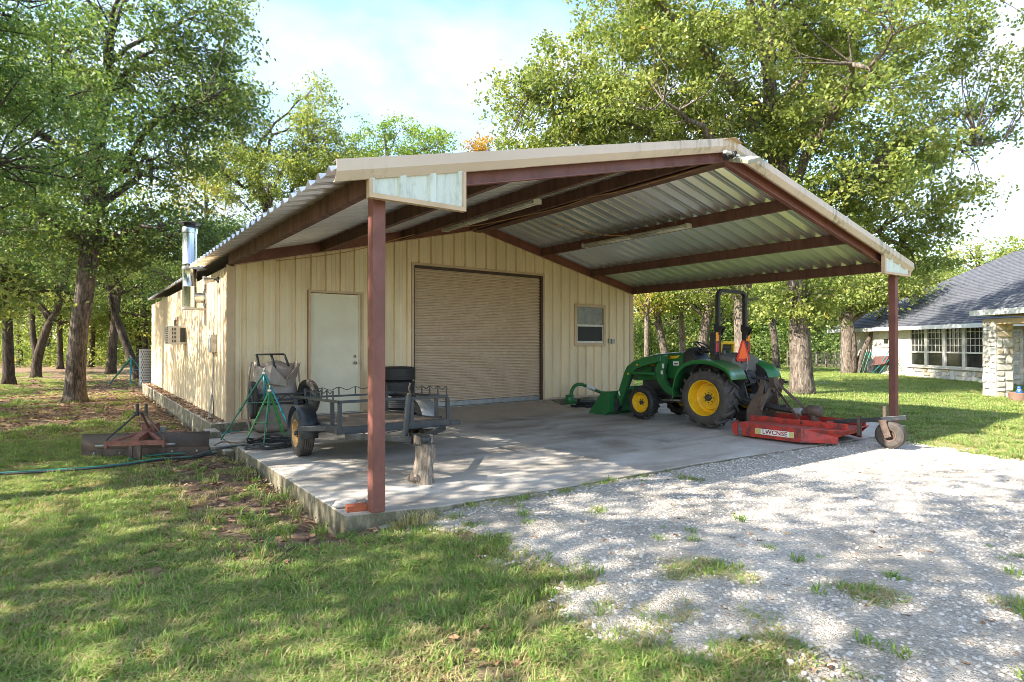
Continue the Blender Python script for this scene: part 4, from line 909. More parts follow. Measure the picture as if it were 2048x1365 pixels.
# dash, steering wheel
dash = loft([hsec(.34, .22, 1.16, 1.42, .08, .1), hsec(.50, .25, 1.0, 1.56, .09, .05), hsec(.62, .26, .9, 1.56, .09), hsec(.72, .262, .92, 1.485, .09)], 'dash_cowl', blackpl, tc_)
dash.location.y = .20
MB().box((-.17, -.0, .0), (.17, .004, .12), Matrix.Translation((0, .36, 1.44)) @ Matrix.Rotation(R(-45), 4, 'X')).build('instrument_panel', glass, dash)
sw_ = bpy.data.objects.new('steering_wheel', None); COL.objects.link(sw_); sw_.parent = tc_; sw_.location = (0, .60, 1.57); sw_.rotation_euler = (R(32), 0, 0)
ring = [(.19 * math.cos(2 * PI * k / 28), .19 * math.sin(2 * PI * k / 28), 0) for k in range(29)]
MB().tube(ring, .015, 8, cap=False).build('rim', blackpl, sw_, smooth=True)
b = MB(); 
for a in (90, 210, 330): b.tube([(0, 0, -.02), (.185 * math.cos(R(a)), .185 * math.sin(R(a)), 0)], .012, 6)
b.lathe([(.04, -.03), (.04, .01), (.0001, .015)], 12); b.tube([(0, 0, -.03), (0, .05, -.22)], .03, 8); b.build('spoke', blackpl, sw_, smooth=40)
MB().tube([(.16, .5, 1.45), (.26, .44, 1.52)], .008, 6).lathe([(.0001, 0), (.02, .01), (.02, .03), (.0001, .04)], 8, 'z', Matrix.Translation((.27, .44, 1.50))).build('throttle_lever', blackpl, tc_)
# platform and loader-side step
MB().box((-.56, .15, .60), (.56, .80, .64)).build('foot_platform', greend, tc_, bevel=.008)
# fenders
for s_ in (-1, 1):
    path = [(.70, .55), (.685, .80), (.60, 1.05), (.44, 1.22), (.18, 1.305), (-.15, 1.30), (-.42, 1.215), (-.56, 1.10), (-.62, .96)]
    path = [(q.x, q.y) for q in smooth_path([(a, b_, 0) for a, b_ in path], 4)]
    vs = []; fs = []; xi, xo = s_ * .40, s_ * .885
    for (y_, z_) in path: vs += [(xi, y_, z_), (xo, y_, z_), (xo + s_ * .006, y_ - .0, z_ - .07)]
    for k in range(len(path) - 1): fs += [(3 * k, 3 * k + 3, 3 * k + 4, 3 * k + 1), (3 * k + 1, 3 * k + 4, 3 * k + 5, 3 * k + 2)]
    b = MB(); b.add(vs, fs); fn = b.build('fender', green, tc_, smooth=45, rec=False); fn.modifiers.new('t', 'SOLIDIFY').thickness = .018
    b = MB(); b.prism([(q[0], q[1] - .01) for q in path] + [(-.5, .75), (0, .70), (.4, .6)], s_ * .395, s_ * .41, 'x'); b.build('inner_fender', blackpl, tc_)
# console behind the seat
cons = loft([[(-.47, .10, 1.20), (.47, .10, 1.20), (.47, .10, 1.42), (.30, .10, 1.46), (-.30, .10, 1.46), (-.47, .10, 1.42)],
             [(-.50, -.16, 1.14), (.50, -.16, 1.14), (.49, -.16, 1.40), (.30, -.16, 1.45), (-.30, -.16, 1.45), (-.49, -.16, 1.40)],
             [(-.47, -.36, 1.10), (.47, -.36, 1.10), (.46, -.36, 1.34), (.28, -.34, 1.42), (-.28, -.34, 1.42), (-.46, -.36, 1.34)]], 'rear_console', greypl, tc_, smooth=30)
for s_ in (-1, 1):
    xa, xb = sorted((s_ * .16, s_ * .45)); xc, xd = sorted((s_ * .16, s_ * .34))
    loft([[(xa, -.10, 1.14), (xb, -.10, 1.14), (xb, -.35, 1.12), (xa, -.35, 1.12)], [(xc, -.10, .78), (xd, -.10, .78), (xd, -.26, .78), (xc, -.26, .78)]], 'console_skirt', greypl, cons, smooth=30)
MB().box((-.16, -.24, .62), (.16, -.05, 1.2)).build('rear_housing', darksteel, tc_, bevel=.01)
for x_, m_ in ((-.33, greypl), (-.12, greend)): MB().lathe([(.035, 0), (.035, .05), (.028, .06), (.0001, .062)], 14, 'z', Matrix.Translation((x_, -.10, 1.44))).build('filler_cap', m_, cons, smooth=40)
# seat
seat = MB().box((-.22, .12, 1.20), (.22, .56, 1.30)).build('seat', blackpl, tc_, bevel=.03)
b = MB(); b.prism([(.12, 1.28), (.20, 1.28), (.14, 1.62), (.08, 1.64), (.04, 1.58)], -.19, .19, 'x'); b.build('cushion', blackpl, seat, bevel=.03)
b = MB(); b.prism([(.10, 1.24), (.14, 1.24), (.08, 1.66), (.045, 1.685), (.01, 1.64), (.04, 1.3)], -.235, -.195, 'x'); b.prism([(.10, 1.24), (.14, 1.24), (.08, 1.66), (.045, 1.685), (.01, 1.64), (.04, 1.3)], .195, .235, 'x'); b.box((-.195, .01, 1.62), (.195, .07, 1.69)); b.build('seat_shell', yellow, seat, bevel=.012)
# roll bar: lower posts, hinges, folding hoop
yr = -.06
b = MB()
for s_ in (-1, 1): b.box((s_ * .475 - .035, yr - .05, .75), (s_ * .475 + .035, yr + .05, 2.02))
rops = b.build('roll_bar', ropsm, tc_, bevel=.008)
hoop = [(-.475, yr, 2.0), (-.475, yr, 2.50)] + [(-.475 + .13 - .13 * math.cos(a), yr, 2.55 + .14 * math.sin(a)) for a in [PI * k / 12 for k in range(1, 7)]]
hoop += [(.475 - .13 + .13 * math.sin(a), yr, 2.55 + .14 * math.cos(a)) for a in [PI * k / 12 for k in range(0, 6)]] + [(.475, yr, 2.50), (.475, yr, 2.0)]
MB().tube(hoop, .045, 4, flat=1.25).build('hoop', ropsm, rops, smooth=60, bevel=.006)
for s_ in (-1, 1):
    b = MB(); b.prism([(yr - .075, 1.98), (yr + .06, 2.04), (yr + .06, 1.90), (yr - .03, 1.78), (yr - .075, 1.82), (yr - .14, 1.96)], s_ * .475 - .055, s_ * .475 - .042, 'x'); b.prism([(yr - .075, 1.98), (yr + .06, 2.04), (yr + .06, 1.90), (yr - .03, 1.78), (yr - .075, 1.82), (yr - .14, 1.96)], s_ * .475 + .042, s_ * .475 + .055, 'x')
    for (y_, z_) in ((yr + .02, 2.0), (yr - .04, 1.94), (yr - .10, 1.95), (yr, 1.84)): b.lathe([(.016, -.075), (.016, .075)], 8, 'x', Matrix.Translation((s_ * .475, y_, z_)))
    b.build('hinge', ropsm, rops)
    xo = s_ * .475 + s_ * .085
    lb = MB().box((xo - .05, yr - .03, 1.42), (xo + .05, yr + .09, 1.86)).build('lamp_housing', blackpl, tc_, bevel=.008)
    MB().box((xo - .035, yr - .05, 1.68), (xo + .045, yr - .031, 1.86)).build('amber_lens', orange, lb, bevel=.006)
    MB().box((xo - .035, yr - .05, 1.47), (xo + .045, yr - .031, 1.66)).build('red_lens', redlens, lb, bevel=.006)
MB().box((.44, yr - .0525, 1.70), (.51, yr - .0515, 1.74)).box((.44, yr - .0525, 1.90), (.50, yr - .0515, 1.96)).build('sticker', orange, rops)
# slow-moving-vehicle triangle
b = MB(); tri = [(-.20, 0), (-.235, .055), (-.055, .41), (.055, .41), (.235, .055), (.20, 0)]
b.prism([(x_, z_ + 1.29) for x_, z_ in tri], -.380, -.386, 'y'); smv = b.build('warning_triangle', smvr, tc_); smv.location = (-.12, .0, 0)
b = MB(); b.prism([(-.175, 1.345), (.175, 1.345), (.016, 1.665), (-.016, 1.665)], -.3875, -.3890, 'y'); b.build('orange_centre', smvo, smv)
MB().box((-.03, -.378, 1.25), (.03, -.34, 1.5)).build('bracket', darksteel, smv)
MB().tube(smooth_path([(0.02, -.40, 1.38), (-.02, -.41, 1.25), (.03, -.40, 1.18), (-.04, -.40, 1.1), (.0, -.40, 1.02)], 5), .008, 5).build('wire', dullsteel, tc_)
# three-point hitch
b = MB()
for s_ in (-1, 1):
    b.tube([(s_ * .22, -.25, .52), (s_ * .36, -.95, .42)], .026, 8); b.tube([(s_ * .22, -.42, 1.02), (s_ * .30, -.62, .50)], .016, 7); b.tube([(s_ * .12, -.30, 1.0), (s_ * .22, -.45, 1.02)], .03, 8)
    b.lathe([(.045, -.03), (.045, .03)], 12, 'x', Matrix.Translation((s_ * .36, -.97, .42)))
b.build('lower_link', darksteel, tc_, smooth=40)
MB().tube([(0, -.40, .98), (0, -1.22, .92)], .022, 8).tube([(0, -.62, .965), (0, -.95, .945)], .032, 8).build('top_link', darksteel, tc_, smooth=40)
b = MB()
for k in range(9):
    x_ = -.14 + .035 * k; b.tube(smooth_path([(x_, -.42, .80 + .03 * (k % 3)), (x_ * .6, -.52, .86), (x_ * .9, -.48, 1.0), (x_ * .5, -.44, 1.12)], 4), .010, 5)
for k in range(6): b.box((-.13 + .045 * k, -.46, .86), (-.10 + .045 * k, -.42, .92))
b.build('hydraulic_hose', blackpl, tc_, smooth=True)
MB().box((.28, -.62, .45), (.32, -.30, 1.0)).box((-.10, -.52, .46), (.10, -.42, .66)).build('sway_bracket', darksteel, tc_, bevel=.01)
# loader
ld = bpy.data.objects.new('front_loader', None); COL.objects.link(ld); ld.parent = tc_; ld.empty_display_size = .1; ld.location = (0, .14, 0)
for s_ in (-1, 1):
    x_ = s_ * .44
    outer = [(1.20, 1.39), (1.06, 1.385), (1.08, 1.20), (1.12, 1.02), (1.08, .86), (.98, .74), (.86, .68), (.70, .66), (.70, .56), (.92, .55), (1.10, .62), (1.26, .80), (1.36, .98), (1.34, 1.12), (1.25, 1.26)]
    b = MB(); b.prism(outer, x_ - .05, x_ + .05, 'x'); b.build('mast', greend, ld, bevel=.008)
    b = MB(); b.box((-.003, -.03, -.05), (.0, .03, .05), Matrix.Translation((x_ - .052, 1.12, 1.16))); b.box((-.003, -.03, -.05), (.0, .03, .05), Matrix.Translation((x_ - .052, 1.22, 1.32))); b.box((-.003, -.03, -.04), (.0, .03, .04), Matrix.Translation((x_ - .052, 1.15, 1.02))); b.build('sticker', gauge, ld)
    xs_ = s_ * .55
    arm = [(1.18, 1.37), (1.55, 1.33), (1.88, 1.24), (2.06, 1.12), (2.14, .98), (2.40, .34), (2.36, .22), (2.27, .20), (2.22, .30), (1.98, .88), (1.93, .98), (1.80, 1.08), (1.50, 1.17), (1.20, 1.24)]
    b = MB(); b.prism(arm, xs_ - .038, xs_ + .038, 'x'); b.build('lift_arm', greend, ld, bevel=.008)
    b = MB(); b.tube([(xs_, 1.30, .985), (xs_, 1.92, .985)], .038, 10); b.tube([(xs_, 1.9, .985), (xs_, 2.06, .985)], .02, 8); b.build('lift_cylinder', greend, ld, smooth=40)
    b = MB(); b.tube([(xs_ + s_ * -.09, 2.0, .92), (xs_ - s_ * .09, 2.22, .50)], .035, 10); b.tube([(xs_ - s_ * .09, 2.22, .50), (xs_ - s_ * .09, 2.42, .36)], .018, 8); b.build('tilt_cylinder', blackpl, ld, smooth=40)
    b = MB(); b.box((-.003, -.025, -.05), (0, .025, .05), Matrix.Translation((xs_ - .04, 2.28, .50)) @ Matrix.Rotation(R(-20), 4, 'X')); b.build('sticker', gauge, ld)
    b = MB(); b.box((-.0025, -.03, -.02), (0, .03, .02), Matrix.Translation((xs_ - .04, 1.76, 1.17)) @ Matrix.Rotation(R(15), 4, 'X')); b.box((-.002, -.02, -.022), (0, .02, .022), Matrix.Translation((xs_ - .04, 2.02, .96))); b.build('emblem', yellow, ld)
MB().tube([(-.55, 2.16, .62), (.55, 2.16, .62)], .045, 10).build('torque_tube', greend, ld, smooth=True)
MB().tube([(-.42, 1.0, .60), (.42, 1.0, .60)], .04, 8).build('mast_tube', darksteel, ld)
b = MB(); bx = .80
prof_ = [(2.42, .50), (2.40, .36), (2.42, .08), (2.52, .0), (3.02, .0)]
side = [(2.42, .54), (2.40, .36), (2.42, .08), (2.52, .0), (3.06, .0), (2.99, .09), (2.62, .54)]
for s_ in (-1, 1): b.prism(side, s_ * bx, s_ * (bx - .012), 'x')
for (a, c) in zip(prof_[:-1], prof_[1:]):
    b.add([(-bx + .012, a[0], a[1]), (bx - .012, a[0], a[1]), (bx - .012, c[0], c[1]), (-bx + .012, c[0], c[1]), (-bx + .012, a[0] + .012, a[1] + .012), (bx - .012, a[0] + .012, a[1] + .012), (bx - .012, c[0] + .012, c[1] + .012), (-bx + .012, c[0] + .012, c[1] + .012)], [(0, 1, 2, 3), (7, 6, 5, 4), (0, 4, 5, 1), (2, 6, 7, 3)])
b.box((-bx + .013, 2.425, .48), (bx - .013, 2.52, .54))
b.build('bucket', greend, ld, bevel=.004)
b = MB()
for s_ in (-1, 1): b.prism([(2.42, .46), (2.30, .36), (2.26, .22), (2.32, .08), (2.43, .06)], s_ * .60, s_ * .62, 'x'); b.prism([(2.42, .46), (2.30, .36), (2.26, .22), (2.32, .08), (2.43, .06)], s_ * .48, s_ * .50, 'x'); b.lathe([(.03, -.08), (.03, .08)], 10, 'x', Matrix.Translation((s_ * .55, 2.32, .22)))
b.build('bucket_bracket', darksteel, ld)

# ------------------------------------------------------------------ rotary cutter
mw = TH('rotary_mower', 'red rotary cutter behind the tractor with a single rusty tail wheel', 'mower', (7.93, -6.80, SLABZ), R(3))
# local frame: x right, y forward, origin at deck centre on the slab
zt_ = .255
outl = [(-.80, .78), (.80, .78), (.80, -.30), (.46, -.86), (-.46, -.86), (-.80, -.30)]
low = [(-.83, .70), (.83, .70), (.83, -.30), (.47, -.74), (-.47, -.74), (-.83, -.30)]
b = MB(); n_ = 6
b.add([(x_, y_, zt_) for x_, y_ in outl] + [(x_, y_, zt_ - .008) for x_, y_ in outl], [tuple(range(6)), tuple(range(11, 5, -1))] + [(i, (i + 1) % 6, 6 + (i + 1) % 6, 6 + i) for i in range(6)]); b.build('deck', mowtop, mw)
for k, nm in ((5, 'left'), (4, 'lc'), (2, 'rc'), (1, 'right'), (3, 'rear')):
    i, j = k, (k + 1) % 6; zl = .035 if k != 3 else .14
    a, c, d, e_ = outl[i], outl[j], low[j], low[i]
    b = MB(); b.add([(a[0], a[1], zt_ + .004), (c[0], c[1], zt_ + .004), (d[0], d[1], zl + .10), (d[0], d[1], zl), (e_[0], e_[1], zl), (e_[0], e_[1], zl + .10)], [(0, 1, 2, 3, 4, 5)])
    o_ = b.build('side_skirt' if k != 3 else 'rear_skirt', mowred, mw, rec=False); o_.modifiers.new('t', 'SOLIDIFY').thickness = .01
MB().prism([(.78, .30), (.90, .22), (.86, .06), (.79, .02)], -.84, -.82, 'x').build('skid_shoe', mowred, mw)
for s_ in (-1, 1):
    b = MB(); b.box((s_ * .40 - .035, -.84, zt_ + .002), (s_ * .40 + .035, .80, zt_ + .012)); b.box((s_ * .40 - s_ * .035 - .006, -.84, zt_ + .012), (s_ * .40 - s_ * .035 + .006, .80, zt_ + .095)); b.build('deck_rib', mowred, mw)
b = MB(); b.box((-.40, -.50, zt_ + .002), (.40, -.44, zt_ + .08)); b.build('cross_rib', mowred, mw)
bn = MB().box((-.8455, -.20, .095), (-.8415, .46, .19)).build('name_panel', gauge, mw); bn.rotation_euler = (0, 0, 0)
bn.location = (.0035, 0, .0)
MB().box((-.8462, .36, .098), (-.8458, .455, .187)).box((-.8462, -.195, .098), (-.8458, -.13, .187)).build('panel_end', mat('yellowed sticker', (.55, .5, .15), .5), bn)
text('LWCNSE', .10, lmat((-.8475, .115, .142), (0, -1, 0), (0, 0, 1)), mowred, bn, ext=.0008, xs=1.02)
# A-frame, gearbox, drive shaft
b = MB(); b.prism([(.88, .18), (.70, .18), (.68, .48), (.58, .74), (.52, .98), (.62, 1.00), (.66, .80), (.80, .60), (.88, .44)], -.36, -.345, 'x'); b.prism([(.68, .18), (.70, .18), (.68, .48), (.58, .74), (.56, .74)], -.345, -.26, 'x'); b.build('hitch_plate', rusty, mw, bevel=.003)
b = MB(); b.prism([(.88, .18), (.70, .18), (.68, .48), (.58, .74), (.52, .98), (.62, 1.00), (.66, .80), (.80, .60), (.88, .44)], .345, .36, 'x'); b.build('hitch_plate', rusty, mw, bevel=.003)
b = MB(); bar(b, (-.35, .62, .44), (-.05, .56, .94), .02, .07); bar(b, (.35, .62, .44), (.05, .56, .94), .02, .07); b.box((-.08, .50, .84), (.08, .60, 1.02)); b.build('hitch_frame', rusty, mw, bevel=.004)
for p0, p1 in (((-.08, .52, .90), (-.38, -.12, zt_ + .03)), ((.08, .52, .92), (.36, -.02, zt_ + .05))):
    b = MB(); bar(b, p0, p1, .012, .05); b.build('brace', rusty, mw, bevel=.003)
b = MB(); b.tube([(0, 1.35, .62), (0, .95, .55)], .045, 12); b.tube([(0, .95, .55), (0, .42, .46)], .055, 12); b.tube([(0, .42, .46), (0, -.02, .43)], .045, 12); b.build('drive_shaft', blackpl, mw, smooth=40)
for y_, z_ in ((1.42, .63), (.12, .44)): MB().lathe([(.06, -.08), (.075, -.05), (.06, -.03), (.075, 0), (.06, .02), (.075, .05), (.06, .07)], 14, 'y', Matrix.Translation((0, y_, z_))).build('shaft_guard', mat('grey guard %d' % int(y_ * 10), (.30, .29, .27), .6), mw, smooth=True)
b = MB(); b.lathe([(.03, -.12), (.05, -.10), (.05, -.04), (.03, .0)], 10, 'y', Matrix.Translation((0, .06, .44))); b.build('universal_joint', rusty, mw, smooth=40)
b = MB(); b.lathe([(.05, -.13), (.085, -.12), (.10, -.10), (.10, .08), (.08, .11), (.04, .12), (.0001, .12)], 22, 'y', Matrix.Translation((0, -.16, .475))); b.lathe([(.14, 0), (.14, .03), (.07, .06), (.07, .2)], 16, 'z', Matrix.Translation((0, -.16, zt_ + .002))); b.build('gearbox', rusty, mw, smooth=40)
# tail wheel arm
b = MB(); bar(b, (.0, -.40, zt_ + .05), (.0, -1.55, zt_ + .24), .05, .07); b.build('tail_arm', blackp, mw, bevel=.004)
b = MB(); b.box((-.035, -.90, .14), (-.02, -.85, .46)); b.box((.02, -.90, .14), (.035, -.85, .46)); b.box((-.035, -.90, .14), (.035, -.85, .155)); b.build('height_bracket', rusty, mw, bevel=.003)
b = MB(); b.tube([(.02, -1.24, .40), (.02, -1.24, .64)], .03, 10); b.box((-.10, -1.30, .41), (.14, -1.18, .43)); bar(b, (-.09, -1.24, .42), (-.09, -1.32, .17), .014, .10); bar(b, (.13, -1.24, .42), (.13, -1.32, .17), .014, .10); b.lathe([(.014, -.105), (.014, .145)], 8, 'x', Matrix.Translation((0, -1.32, .18))); b.build('caster_fork', rusty, mw)
wheel(mw, 'tail_wheel', (.02, -1.32, .20), .42, .17, .09, rubber_d, rusty, tread=0, face=-1, dish=.3, holes=4)

# ------------------------------------------------------------------ post-hole digger on its stand, in front of the wall
pd = TH('post_hole_digger', 'green post-hole digger boom with black drive shaft lying behind the bucket', 'digger', (8.3, -.75, SLABZ))
boom = smooth_path([(-.40, -.02, .30), (-.36, -.02, .44), (-.24, -.02, .56), (-.05, -.02, .585), (.15, 0, .53), (.95, .02, .25), (1.3, .02, .14)], 6)
MB().tube(boom, .045, 12).build('boom', greend, pd, smooth=True)
MB().tube([(.14, -.004, .535), (.45, .005, .43)], .0465, 12).build('sticker', gauge, pd, smooth=True)
b = MB(); b.lathe([(.0001, -.12), (.08, -.11), (.12, -.05), (.125, .03), (.10, .09), (.11, .10), (.11, .12), (.0001, .12)], 18, 'z', Matrix.Translation((-.42, 0, .20))); b.tube([(-.42, 0, .18), (-.22, -.04, .14)], [.07, .04], 10); b.box((-.50, -.07, .30), (-.34, .07, .33)); b.build('gearbox', greend, pd, smooth=40)
b = MB(); b.tube([(-.14, -.05, .14), (.10, -.05, .12)], .06, 12); b.tube([(.08, -.05, .12), (.75, -.02, .08)], .045, 12); b.tube([(-.16, -.05, .145), (-.14, -.05, .145)], .07, 12); b.build('drive_shaft', blackpl, pd, smooth=40)
b = MB(); b.box((-.30, -.10, 0), (-.26, .10, .06)); bar(b, (-.30, -.12, .03), (.45, -.30, .02), .05, .03); bar(b, (-.1, .1, .04), (.9, .1, .04), .06, .06); b.prism([(-.2, .0), (.1, .0), (.1, .10), (-.05, .10)], -.34, -.32, 'y'); b.box((.55, -.04, 0), (.62, .12, .12)); b.build('stand', blackpl, pd)
b = MB(); b.tube([(.62, -.05, .34), (.82, .0, .27)], .03, 8); b.build('hitch_pin', rusty, pd)
# ------------------------------------------------------------------ stone house across the lawn
A0 = Vector((35.1, 5.06, -.2)); HA = math.atan2(-.804, -.595)
house = TH('stone_house', 'low limestone house with a dark shingle hip roof and white eaves across the lawn', 'house', A0, HA)
def hx(U):      # distance along the front wall seen at bearing U
    k = (U - 1024) / FPX; D = FWD + RGT * k; u_ = Vector((math.cos(HA), math.sin(HA)))
    # CAM + s*D = A0 + x*u
    a, b_, c_, d_ = D.x, -u_.x, D.y, -u_.y; e_, f_ = A0.x - CAM.x, A0.y - CAM.y
    det = a * d_ - b_ * c_; return (a * f_ - c_ * e_) / det
stone, t, p, o = newmat('limestone wall')
v = objvec(t); vo = nn(t, 'ShaderNodeTexVoronoi'); vo.inputs['Scale'].default_value = 2.6; t.links.new(v, vo.inputs['Vector'])
base = ramp(t, vo.outputs['Color'], [(.1, (.40, .35, .27)), (.5, (.52, .47, .38)), (.9, (.60, .56, .47))])
t.links.new(mixc(t, .4, base, ramp(t, noise(t, v, 6, 7), [(.3, (.33, .27, .19)), (.7, (.64, .60, .52))])), p.inputs['Base Color']); p.inputs['Roughness'].default_value = .9
bump(t, p, noise(t, v, 12, 7), .6, .02)
stones = [mat('limestone %s' % n_, c_, .88, dirt=(c_[0] * .6, c_[1] * .57, c_[2] * .5), dirt_amt=.4, scale=7, bmp=.5, bscale=25, bdist=.01) for n_, c_ in (('cream', (.58, .53, .44)), ('buff', (.52, .42, .28)), ('grey', (.44, .42, .37)), ('pale', (.62, .60, .54)))]
mortar = mat('mortar', (.34, .31, .26), .95, bmp=.4)
whitep = mat('white eave paint', (.72, .70, .66), .5, dirt=(.4, .38, .33), dirt_amt=.3)
shing, t, p, o = newmat('asphalt shingles')
v = objvec(t); br = nn(t, 'ShaderNodeTexBrick'); br.inputs['Scale'].default_value = 1; br.inputs['Brick Width'].default_value = .33; br.inputs['Row Height'].default_value = .17; br.inputs['Mortar Size'].default_value = .012
br.inputs['Color1'].default_value = (.06, .064, .074, 1); br.inputs['Color2'].default_value = (.105, .108, .118, 1); br.inputs['Mortar'].default_value = (.035, .037, .045, 1)
t.links.new(v, br.inputs['Vector']); t.links.new(mixc(t, .35, br.outputs['Color'], ramp(t, noise(t, v, 7, 6), [(.3, (.045, .048, .055)), (.7, (.14, .14, .147))])), p.inputs['Base Color']); p.inputs['Roughness'].default_value = .9
bump(t, p, br.outputs['Fac'], -.4, .02)
HW = 26.0; HD = 11.5; HZ = 2.62; sl = .62; ov = .5
b = MB()
for lo, hi in (((0, 0, -.1), (.15, HD, HZ)), ((HW - .1, 0, -.1), (HW, HD, HZ)), ((.15, HD - .15, -.1), (HW - .1, HD, HZ))): b.box(lo, hi)
wx0, wx1 = hx(1819.6), hx(2006); sx0, sx1 = hx(1766), hx(1787)
b.box((.15, 0, -.1), (sx0, .2, HZ)); b.box((sx0, 0, -.1), (sx1, .2, 1.62)); b.box((sx0, 0, 1.98), (sx1, .2, HZ)); b.box((sx1, 0, -.1), (wx0, .2, HZ)); b.box((wx0, 0, -.1), (wx1, .2, .58)); b.box((wx0, 0, 2.55), (wx1, .2, HZ))
dx0, dx1 = hx(2046), hx(2046) + 1.0
b.box((wx1, 0, -.1), (dx0, .2, HZ)); b.box((dx0, 0, 2.3), (dx1, .2, HZ)); b.box((dx1, 0, -.1), (HW - .1, .2, HZ))
b.build('wall', stone, house)
# hip roof
z0 = HZ - .12; rz_ = z0 + sl * (HD / 2 + ov); m_ = HD / 2
ra = (m_ , m_, rz_); rb = (HW - m_, m_, rz_)
c1, c2, c3, c4_ = (-ov, -ov, z0), (HW + ov, -ov, z0), (HW + ov, HD + ov, z0), (-ov, HD + ov, z0)
rf_ = bpy.data.objects.new('roof', None); COL.objects.link(rf_); rf_.parent = house
for pl in ((c1, c2, rb, ra), (c2, c3, rb), (c3, c4_, ra, rb), (c4_, c1, ra)):
    # each slope is its own mesh whose local xy plane lies in the slope, so that shingle courses follow it
    P0, P1 = Vector(pl[0]), Vector(pl[1]); ux = (P1 - P0).normalized(); nrm = (P1 - P0).cross(Vector(pl[2]) - P0).normalized(); uy = nrm.cross(ux)
    Mx = Matrix.Translation(P0) @ Matrix((ux, uy, nrm)).transposed().to_4x4(); inv = Mx.inverted(); b = MB(); pts = [inv @ Vector(q) for q in pl]
    nrow = int(max(q.y for q in pts) / .17); ymax = max(q.y for q in pts)
    xl = lambda y_: pts[0].x + (pts[-1].x - pts[0].x) * y_ / ymax; xr = lambda y_: pts[1].x + (pts[2].x - pts[1].x) * y_ / ymax
    for k in range(nrow):
        ya, yb = k * ymax / nrow, (k + 1) * ymax / nrow
        b.add([(xl(ya), ya, .014), (xr(ya), ya, .014), (xr(yb), yb, .0), (xl(yb), yb, .0), (xl(ya), ya, 0), (xr(ya), ya, 0)], [(0, 1, 2, 3), (4, 5, 1, 0)])
    o_ = b.build('roof_slope', shing, rf_, rec=False); o_.matrix_local = Mx; stuff(o_) if False else None
b = MB(); b.box((-ov - .02, -ov - .03, z0 - .16), (17.0, -ov, z0 + .02)); b.box((-ov - .03, -ov, z0 - .16), (-ov, HD + ov, z0 + .02)); b.build('fascia', whitep, house)
MB().box((-ov, -ov, z0 - .14), (HW, .0, z0 - .11)).build('soffit', whitep, house)
# windows with grilles
wn = 5; edg = [hx(u_) for u_ in (1819.6, 1852.5, 1889, 1928, 1971, 2006)]
darkin = mat('dark room glass', (.02, .022, .02), .08, spec=1.0, bmp=0)
muntm = mat('window paint', (.55, .52, .45), .5)
for k in range(5):
    a, c = edg[k] + .04, edg[k + 1] - .04; wroot = MB(); f_ = .055
    wroot.box((a - .04, -.03, .58), (a + f_, .1, 2.55)); wroot.box((c - f_, -.03, .58), (c + .04, .1, 2.55)); wroot.box((a + f_, -.03, .58), (c - f_, .1, .64)); wroot.box((a + f_, -.03, 2.49), (c - f_, .1, 2.55)); wroot.box((a + f_, -.03, 1.23), (c - f_, .1, 1.30))
    wo = wroot.build('window', muntm, house)
    MB().box((a + f_, .05, 1.30), (c - f_, .06, 2.49)).build('pane', darkin, wo); MB().box((a + f_, .04, .64), (c - f_, .05, 1.23)).build('pane', darkin, wo)
    b = MB(); n_ = 4
    for j in range(1, n_): x_ = a + f_ + (c - a - 2 * f_) * j / n_; b.box((x_ - .014, .02, 1.30), (x_ + .014, .035, 2.49))
    for j in range(1, 4): z_ = 1.30 + 1.19 * j / 4; b.box((a + f_, .018, z_ - .014), (c - f_, .033, z_ + .014))
    b.build('muntin', muntm, wo)
b = MB(); b.box((sx0, .02, 1.62), (sx1, .1, 1.98)); so = b.build('small_window', muntm, house); MB().box((sx0 + .06, .0, 1.68), ((sx0 + sx1) / 2 - .03, .019, 1.92)).box(((sx0 + sx1) / 2 + .03, .0, 1.68), (sx1 - .06, .019, 1.92)).build('pane', darkin, so)
MB().box((sx0 - .1, -.05, 1.50), (sx1 + .1, .0, 1.58)).build('sill', stone, so)
MB().box((wx0 - .15, -.10, .50), (wx1, -.002, .575)).build('sill', stones[0], house)
b = MB(); b.box((dx0, .03, -.05), (dx0 + .08, .12, 2.3)); b.box((dx1 - .08, .03, -.05), (dx1, .12, 2.3)); b.box((dx0 + .08, .03, 2.2), (dx1 - .08, .12, 2.3)); b.box((dx0 + .08, .05, -.05), (dx1 - .08, .1, .5)); dd_ = b.build('door', whitep, house); MB().box((dx0 + .08, .06, .5), (dx1 - .08, .09, 2.2)).build('pane', darkin, dd_)
